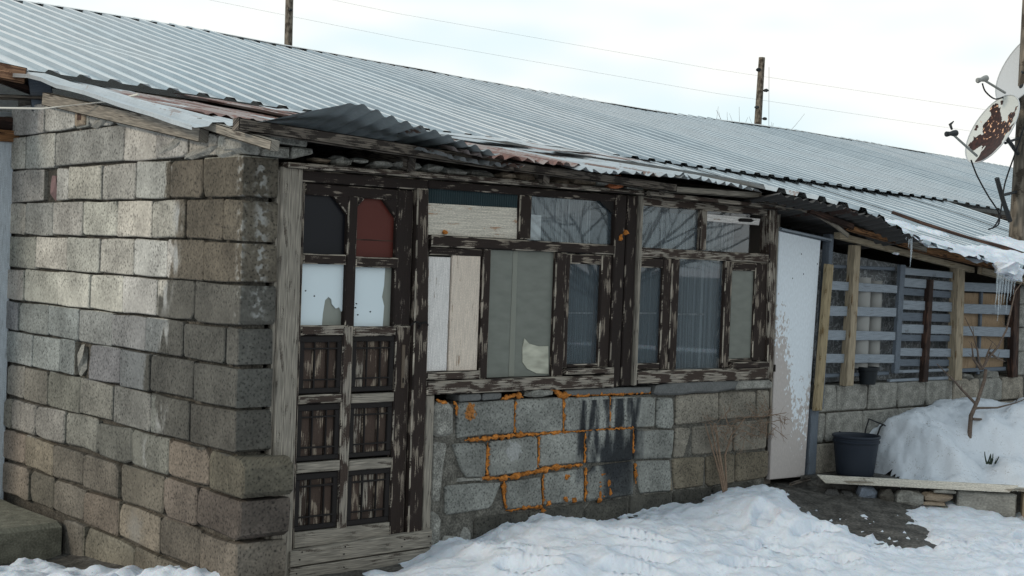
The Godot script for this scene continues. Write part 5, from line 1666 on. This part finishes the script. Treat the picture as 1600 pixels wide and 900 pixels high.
# ---------------------------------------------------------------- small things
func make_small_things() -> void:
	var bk := thing("water_bucket", "large dark blue plastic bucket standing by the white metal door", "bucket")
	var at := Vector3(4.50, 0.222, 0.195)
	put(lathe([Vector2(.001, 0), Vector2(.118, 0), Vector2(.122, .012), Vector2(.150, .245), Vector2(.158, .25), Vector2(.158, .258), Vector2(.154, .262), Vector2(.146, .26), Vector2(.142, .25), Vector2(.116, .02), Vector2(.001, .018)], at, 36), "body", mats["bucket_blue"], bk)
	put(lathe([Vector2(.1505, .215), Vector2(.1555, .217), Vector2(.1565, .224), Vector2(.1515, .228)], at, 36), "rim_band", mats["bucket_blue"], bk)
	var b := Builder.new()
	tube(b, [at + Vector3(.02, .262, -.15), at + Vector3(.06, .255, -.165), at + Vector3(.10, .25, -.13)], [.006, .006, .006], 6)
	put(b.mesh(), "handle", mats["cable"], bk)
	b = Builder.new()
	tube(b, [Vector3(4.655, 0.40, 0.15), Vector3(4.66, 0.50, 0.15), Vector3(4.695, 0.575, 0.15), Vector3(4.80, 0.545, 0.15), Vector3(4.915, 0.512, 0.15), Vector3(4.93, 0.44, 0.14)], [.005, .005, .005, .005, .005, .005], 7)
	tube(b, [Vector3(4.78, 0.455, 0.16), Vector3(4.82, 0.515, 0.155), Vector3(4.86, 0.53, 0.15)], [.006, .006, .006], 6)
	tag(put(b.mesh(), "bent_pipe", mats["cable"], self), "bent black iron pipe sticking up behind the large bucket", "pipe")
	var pot := thing("flower_pot", "small black plant pot standing on the shed's block wall", "plant pot")
	put(lathe([Vector2(.001, 0), Vector2(.052, 0), Vector2(.066, .095), Vector2(.073, .097), Vector2(.074, .118), Vector2(.066, .119), Vector2(.05, .01), Vector2(.001, .01)], Vector3(4.845, .792, .02), 28), "body", mats["pot_black"], pot)
	put(lathe([Vector2(.001, .10), Vector2(.0655, .10)], Vector3(4.845, .792, .02), 28), "soil", mats["earth"], pot)
	# beige trough cut by the picture edge
	var t := thing("wooden_trough", "open beige box with snow in it beyond the end of the white plank", "box")
	var o := LO + LU * 1.30 + LN * 0.10
	var sz := Vector2(0.55, 0.32)
	put(slab(rect(0, .035, sz.x, .19), o, LU, Vector3.UP, LN, 0.0, 0.014, 0.003, Vector2.ONE, Vector2.ZERO), "side_panel", mats["box_beige"], t)
	put(slab(rect(0, .035, sz.x, .19), o - LN * (sz.y - 0.014), LU, Vector3.UP, LN, 0.0, 0.014, 0.003, Vector2.ONE, Vector2.ZERO), "side_panel", mats["box_beige"], t)
	put(slab(rect(0, .035, sz.y - .03, .19), o - LN * 0.016, -LN, Vector3.UP, -LU, 0.0, 0.014, 0.003, Vector2.ONE, Vector2.ZERO), "end_panel", mats["box_beige"], t)
	put(slab(rect(0, .035, sz.y - .03, .19), o - LN * 0.016 + LU * (sz.x - 0.014), -LN, Vector3.UP, -LU, 0.0, 0.014, 0.003, Vector2.ONE, Vector2.ZERO), "end_panel", mats["box_beige"], t)
	put(stone_mesh(o + LU * 0.28 - LN * 0.16 + Vector3.UP * 0.12, Vector3(0.25, 0.05, 0.13), -atan2(LU.z, LU.x), 0.08, 6, 14), "snow_fill", mats["snow"], t)
	# ice-caked debris by the door foot
	var d := thing("broken_stick", "dark weathered stick lying on the wet ground below the white door", "stick")
	beam(d, "stick_body", "wood_dark", Vector3(3.95, 0.185, 0.10), Vector3(4.22, 0.20, 0.06), 0.02, 0.02)

# ---------------------------------------------------------------- satellite dishes
func dish_thing(called_label: String, c: Vector3, n: Vector3, r: float, mat: String, lnb: Vector3, foot: Vector3, post: Vector3) -> Node3D:
	var t := thing("satellite_dish", called_label, "satellite dish", "dishes on the antenna post")
	var s := n.cross(Vector3.UP).normalized()
	var u := s.cross(n).normalized()
	var b := Builder.new()
	var rings := 8
	var segs := 40
	for side in 2:
		for i in rings:
			for j in segs:
				var q := []
				var uv := []
				for k in [[0, 0], [1, 0], [1, 1], [0, 1]]:
					var f: float = float(i + k[0]) / rings
					var a: float = TAU * (j + k[1]) / segs
					var p := c + (s * cos(a) * 0.94 + u * sin(a)) * r * f + n * (0.16 * r * (f * f - 1.0) + (0.0 if side == 0 else -0.006))
					q.append(p)
					uv.append(Vector2(0.5 + 0.5 * f * cos(a), 0.5 - 0.5 * f * sin(a)))
				if side == 0:
					b.quad(q[0], q[1], q[2], q[3], uv[0], uv[1], uv[2], uv[3])
				else:
					b.quad(q[3], q[2], q[1], q[0], uv[3], uv[2], uv[1], uv[0])
	put(b.mesh(), "reflector", mats[mat], t)
	var rim := Builder.new()
	var pts := []
	var rr := []
	for j in segs + 1:
		var a := TAU * j / segs
		pts.append(c + (s * cos(a) * 0.94 + u * sin(a)) * r)
		rr.append(0.006)
	tube(rim, pts, rr, 6)
	put(rim.mesh(), "rim", mats["dish_white"], t)
	var arm := Builder.new()
	tube(arm, [foot, foot.lerp(lnb, 0.5), lnb], [.011, .011, .010], 7)
	put(arm.mesh(), "feed_arm", mats["lnb_grey"], t)
	var head := Builder.new()
	var dir := (c - lnb).normalized()
	tube(head, [lnb + dir * 0.06, lnb + dir * 0.02, lnb - dir * 0.02, lnb - dir * 0.075, lnb - dir * 0.085], [.028, .026, .018, .024, .012], 10)
	put(head.mesh(), "feed_horn", mats["lnb_dark"] if mat == "dish_rusty" else mats["lnb_grey"], t)
	var br := Builder.new()
	var back := c - n * 0.16 * r
	tube(br, [back, back - n * 0.12, Vector3(post.x - 0.06, back.y - 0.16, post.z)], [.02, .02, .018], 7)
	tube(br, [back - n * 0.10 + Vector3.DOWN * 0.05, Vector3(post.x - 0.05, back.y - 0.02, post.z)], [.012, .012], 7)
	put(br.mesh(), "bracket", mats["lnb_dark"], t)
	return t

func make_dishes() -> void:
	var post := Vector3(8.45, 1.9, -1.0)
	var p := thing("antenna_post", "thick timber post standing through the shed roof and carrying dishes", "post")
	var b := Builder.new()
	tube(b, [post + Vector3(-.012, -1.8, 0), post, post + Vector3(.03, 1.0, 0), post + Vector3(.05, 2.8, 0)], [.085, .08, .072, .066], 10)
	put(b.mesh(), "shaft", mats["pole_wood"], p)
	b = Builder.new()
	tube(b, [Vector3(8.06, 2.43, -1.0), Vector3(8.17, 2.25, -1.0), Vector3(8.31, 2.06, -1.0)], [.022, .022, .022], 7)
	tube(b, [Vector3(8.14, 2.28, -1.0), Vector3(8.40, 2.33, -1.0)], [.014, .014], 7)
	put(b.mesh(), "stay", mats["lnb_dark"], p)
	var rusty := dish_thing("tilted satellite dish eaten by dark rust", Vector3(7.95, 2.855, -1.0), Vector3(-.809, .433, -.379).normalized(), 0.34, "dish_rusty", Vector3(7.36, 2.765, -1.02), Vector3(7.73, 2.60, -1.0), post)
	dish_thing("clean pale satellite dish above the rusty one", Vector3(8.45, 3.45, -1.02), Vector3(-.82, .40, -.38).normalized(), 0.36, "dish_white", Vector3(7.80, 3.275, -1.02), Vector3(8.14, 3.19, -1.0), post)
	b = Builder.new()
	tube(b, [Vector3(7.36, 2.80, -1.02), Vector3(7.33, 2.84, -1.02), Vector3(7.38, 2.87, -1.02)], [.01, .014, .005], 7)
	put(b.mesh(), "feed_clip", mats["lnb_dark"], rusty)
	var cab := [
		[Vector3(7.64, 2.56, -1.0), Vector3(7.72, 2.42, -0.98), Vector3(7.90, 2.25, -0.97), Vector3(8.06, 2.13, -0.97), Vector3(8.05, 2.02, -0.96), Vector3(7.88, 1.97, -0.95)],
		[Vector3(8.45, 4.3, -0.93), Vector3(8.42, 3.2, -0.92), Vector3(8.28, 2.75, -0.93), Vector3(8.12, 2.4, -0.95), Vector3(8.07, 2.1, -0.96), Vector3(7.95, 1.985, -0.95)],
		[Vector3(7.80, 3.24, -1.02), Vector3(7.84, 3.17, -1.01), Vector3(7.98, 3.12, -1.0), Vector3(8.14, 3.16, -1.0)],
	]
	var lab := ["black cable drooping from the rusty dish's arm to the shed roof", "black cable running down the antenna post to the shed roof", "thin cable sagging under the pale dish's arm"]
	for i in cab.size():
		var cv := Curve3D.new()
		for q in cab[i]:
			cv.add_point(q)
		for k in range(1, cv.point_count - 1):
			var tn := (cv.get_point_position(k + 1) - cv.get_point_position(k - 1)) / 6.0
			cv.set_point_in(k, -tn)
			cv.set_point_out(k, tn)
		var pts := Array(cv.tessellate(4, 4))
		var rr := []
		for q in pts:
			rr.append(0.007)
		var cb := Builder.new()
		tube(cb, pts, rr, 6)
		tag(put(cb.mesh(), "cable", mats["cable"], self), lab[i], "cable", "antenna cables")

# ---------------------------------------------------------------- plants
func grow(b: Builder, at: Vector3, dir: Vector3, length: float, r: float, depth: int, spread: float, droop: float, kids: int) -> void:
	var pts := [at]
	var rad := [r]
	var p := at
	var d := dir.normalized()
	var n := 6
	for i in n:
		d = (d + Vector3(rng.randf_range(-1, 1), rng.randf_range(-1, 1) + droop, rng.randf_range(-1, 1)) * 0.14).normalized()
		p += d * length / n
		pts.append(p)
		rad.append(r * lerpf(1.0, 0.45, float(i + 1) / n))
		if depth > 0 and i >= 1:
			for k in kids:
				if rng.randf() < 0.55:
					var side := d.cross(Vector3(rng.randf_range(-1, 1), rng.randf_range(-1, 1), rng.randf_range(-1, 1))).normalized()
					grow(b, p, (d + side * spread * rng.randf_range(0.6, 1.2)), length * rng.randf_range(0.4, 0.7), r * lerpf(0.65, 0.4, float(i) / n), depth - 1, spread, droop, kids)
	tube(b, pts, rad, 5 if depth > 0 else 4)

func make_plants() -> void:
	# young tree standing in the snow heap
	var s := thing("bare_sapling", "leafless young tree growing out of the snow heap", "sapling")
	var b := Builder.new()
	tube(b, [Vector3(5.19, .42, .60), Vector3(5.20, .62, .60), Vector3(5.28, .73, .60), Vector3(5.35, .86, .60), Vector3(5.36, .93, .60)], [.016, .015, .013, .012, .011], 7)
	put(b.mesh(), "trunk", mats["bark"], s)
	var limbs := [
		[[5.36, .93], [5.41, 1.0], [5.47, 1.08], [5.55, 1.2], [5.66, 1.37], [5.74, 1.46], [5.82, 1.54]],
		[[5.36, .93], [5.30, .98], [5.22, 1.06], [5.14, 1.17], [5.08, 1.28]],
		[[5.33, .93], [5.24, 1.0], [5.17, 1.06], [5.12, 1.12]],
		[[5.23, .67], [5.35, .665], [5.55, .66], [5.72, .69], [5.92, .73]],
		[[5.21, .60], [5.40, .585], [5.62, .59], [5.92, .595]],
		[[5.26, .70], [5.12, .80], [5.0, .86], [4.86, .91], [4.74, .98]],
		[[5.40, .99], [5.40, 1.05], [5.39, 1.12]], [[5.44, 1.04], [5.50, 1.0], [5.55, .98]],
	]
	for q in limbs:
		var pts := []
		var rad := []
		for i in q.size():
			pts.append(Vector3(q[i][0], q[i][1], 0.60 + 0.03 * sin(i * 1.3 + q[0][0] * 9.0)))
			rad.append(lerpf(0.010, 0.0025, float(i) / (q.size() - 1)))
		b = Builder.new()
		tube(b, pts, rad, 6)
		for i in range(1, q.size() - 1):
			if rng.randf() < 0.8:
				grow(b, pts[i], Vector3(rng.randf_range(-1, 1), rng.randf_range(0.3, 1.0), rng.randf_range(-.6, .6)), rng.randf_range(.03, .12), .003, 0, .5, .2, 1)
		put(b.mesh(), "branch", mats["bark"], s)
	# dry creeper at the foot of the block wall
	var c := thing("dry_creeper", "dry leafless creeper climbing the blocks beside the white door", "creeper")
	b = Builder.new()
	for k in 4:
		var dx := rng.randf_range(-.03, .03)
		tube(b, [Vector3(3.36 + dx, .1, .10), Vector3(3.33 + dx, .30, .06), Vector3(3.30 + dx * 2, .45, .04), Vector3(3.25 + dx * 3, .60, .04)], [.007, .006, .005, .003], 5)
	tube(b, [Vector3(3.36, .12, .09), Vector3(3.37, .40, .05), Vector3(3.42, .52, .05), Vector3(3.54, .63, .06), Vector3(3.70, .63, .08), Vector3(3.86, .65, .12)], [.006, .006, .005, .004, .003, .002], 5)
	put(b.mesh(), "stem", mats["twig"], c)
	b = Builder.new()
	for k in 80:
		var at := Vector3(rng.randf_range(3.22, 3.86), 0.0, rng.randf_range(.03, .13))
		at.y = 0.56 + 0.07 * rng.randf_range(-1, 1) + 0.06 * (at.x - 3.2)
		grow(b, at, Vector3(rng.randf_range(-1, 1), rng.randf_range(-.5, .6), rng.randf_range(-.2, .5)), rng.randf_range(.05, .14), .0024, 1, .8, -.05, 1)
	put(b.mesh(), "twigs", mats["twig"], c)
	# green scraps of a plant in the hollow of the heap
	b = Builder.new()
	for k in 9:
		var at := Vector3(5.12 + rng.randf_range(-.05, .05), heap_y(5.14, .76) + .02, .80 + rng.randf_range(-.03, .03))
		grow(b, at, Vector3(rng.randf_range(-1, 1), .8, rng.randf_range(-.3, 1)), rng.randf_range(.04, .1), .006, 0, .5, 0, 1)
	tag(put(b.mesh(), "buried_plant", mats["leaf_dark"], self), "dark stalks of a plant poking from the hollow in the snow heap", "plant")
	# bare trees behind the ridge
	var spots := [[Vector3(15.65, 0, -10.2), 3.85, "sparse bare tree whose twigs show over the ridge, beside the notched pole"], [Vector3(15.1, 0, -10.6), 3.70, "lower bare tree whose twig tips show left of the notched pole"]]
	for q in spots:
		var t := thing("bare_tree", q[2], "tree", "bare trees behind the roof")
		b = Builder.new()
		var base: Vector3 = q[0]
		base.y = -0.1
		tube(b, [base, base + Vector3(.02, 1.2, 0), base + Vector3(0, 2.2, .03), base + Vector3(.02, 3.0, 0)], [.09, .075, .06, .035], 8)
		put(b.mesh(), "trunk", mats["bark"], t)
		b = Builder.new()
		for k in 26:
			var a := rng.randf_range(0, TAU)
			grow(b, base + Vector3(0, rng.randf_range(1.7, 3.0), 0), Vector3(cos(a) * .35, 1.3, sin(a) * .35), rng.randf_range(0.7, 1.05) * (q[1] - 2.6), .010, 1, .45, .12, 1)
		put(b.mesh(), "crown", mats["twig_far"], t)
	# the tree across the yard that the window panes mirror
	var m := thing("bare_tree", "large bare tree across the yard, mirrored in the porch windows", "tree")
	b = Builder.new()
	var o := Vector3(11.8, -.1, 9.8)
	tube(b, [o, o + Vector3(.03, .8, 0), o + Vector3(0, 1.5, .05)], [.16, .13, .11], 9)
	put(b.mesh(), "trunk", mats["bark"], m)
	b = Builder.new()
	for k in 16:
		var a := TAU * k / 16.0 + rng.randf_range(-.2, .2)
		grow(b, o + Vector3(0, rng.randf_range(.8, 1.5), 0), Vector3(cos(a), rng.randf_range(.35, 1.1), sin(a)), rng.randf_range(2.2, 3.2), .030, 3, .62, .05, 1)
	put(b.mesh(), "crown", mats["bark"], m)

# ---------------------------------------------------------------- poles and wires behind the house
func make_poles() -> void:
	var p := thing("utility_pole", "plain wooden pole rising behind the ridge, cut by the top of the picture", "pole", "wooden poles behind the house")
	var b := Builder.new()
	tube(b, [Vector3(15.05, -.2, -24.7), Vector3(15.06, 4.0, -24.7), Vector3(15.04, 9.4, -24.75)], [.12, .11, .095], 10)
	put(b.mesh(), "shaft", mats["pole_wood"], p)
	put(stone_mesh(Vector3(15.02, 7.55, -24.62), Vector3(.04, .03, .03), 0.0), "insulator", mats["lnb_dark"], p)
	p = thing("utility_pole", "dark notched wooden pole with pegs standing beyond the middle of the ridge", "pole", "wooden poles behind the house")
	b = Builder.new()
	tube(b, [Vector3(31.6, -.2, -23.68), Vector3(31.72, 6.0, -23.68), Vector3(31.80, 8.30, -23.68)], [.15, .12, .10], 10)
	put(b.mesh(), "shaft", mats["pole_wood"], p)
	for q in [[7.9, -1.0], [7.25, 1.0], [6.7, -1.0], [6.35, 1.0]]:
		put(stone_mesh(Vector3(31.76 + q[1] * 0.10, q[0], -23.6 + q[1] * 0.08), Vector3(.07, .05, .07), 0.0), "insulator", mats["lnb_dark"], p)
	b = Builder.new()
	tube(b, [Vector3(31.95, 8.0, -23.5), Vector3(32.0, 6.0, -23.45), Vector3(32.0, 2.0, -23.45)], [.006, .006, .006], 5)
	put(b.mesh(), "guy_wire", mats["wire_far"], p)
	var W := [[Vector3(9.0, 9.6, -34.0), Vector3(20.08, 7.73, -27.03), Vector3(26.94, 6.487, -21.19), Vector3(33.5, 5.5, -15.5)], [Vector3(9.0, 10.4, -34.2), Vector3(20.08, 8.45, -27.2), Vector3(26.94, 7.2, -21.4), Vector3(33.5, 6.2, -15.7)]]
	var lab := ["faint lower overhead wire crossing the sky just above the ridge", "faint upper overhead wire running above the other one"]
	for i in 2:
		b = Builder.new()
		tube(b, W[i], [.0025, .0025, .0025, .0025], 5)
		tag(put(b.mesh(), "overhead_wire", mats["wire_far"], self), lab[i], "wire", "overhead wires")
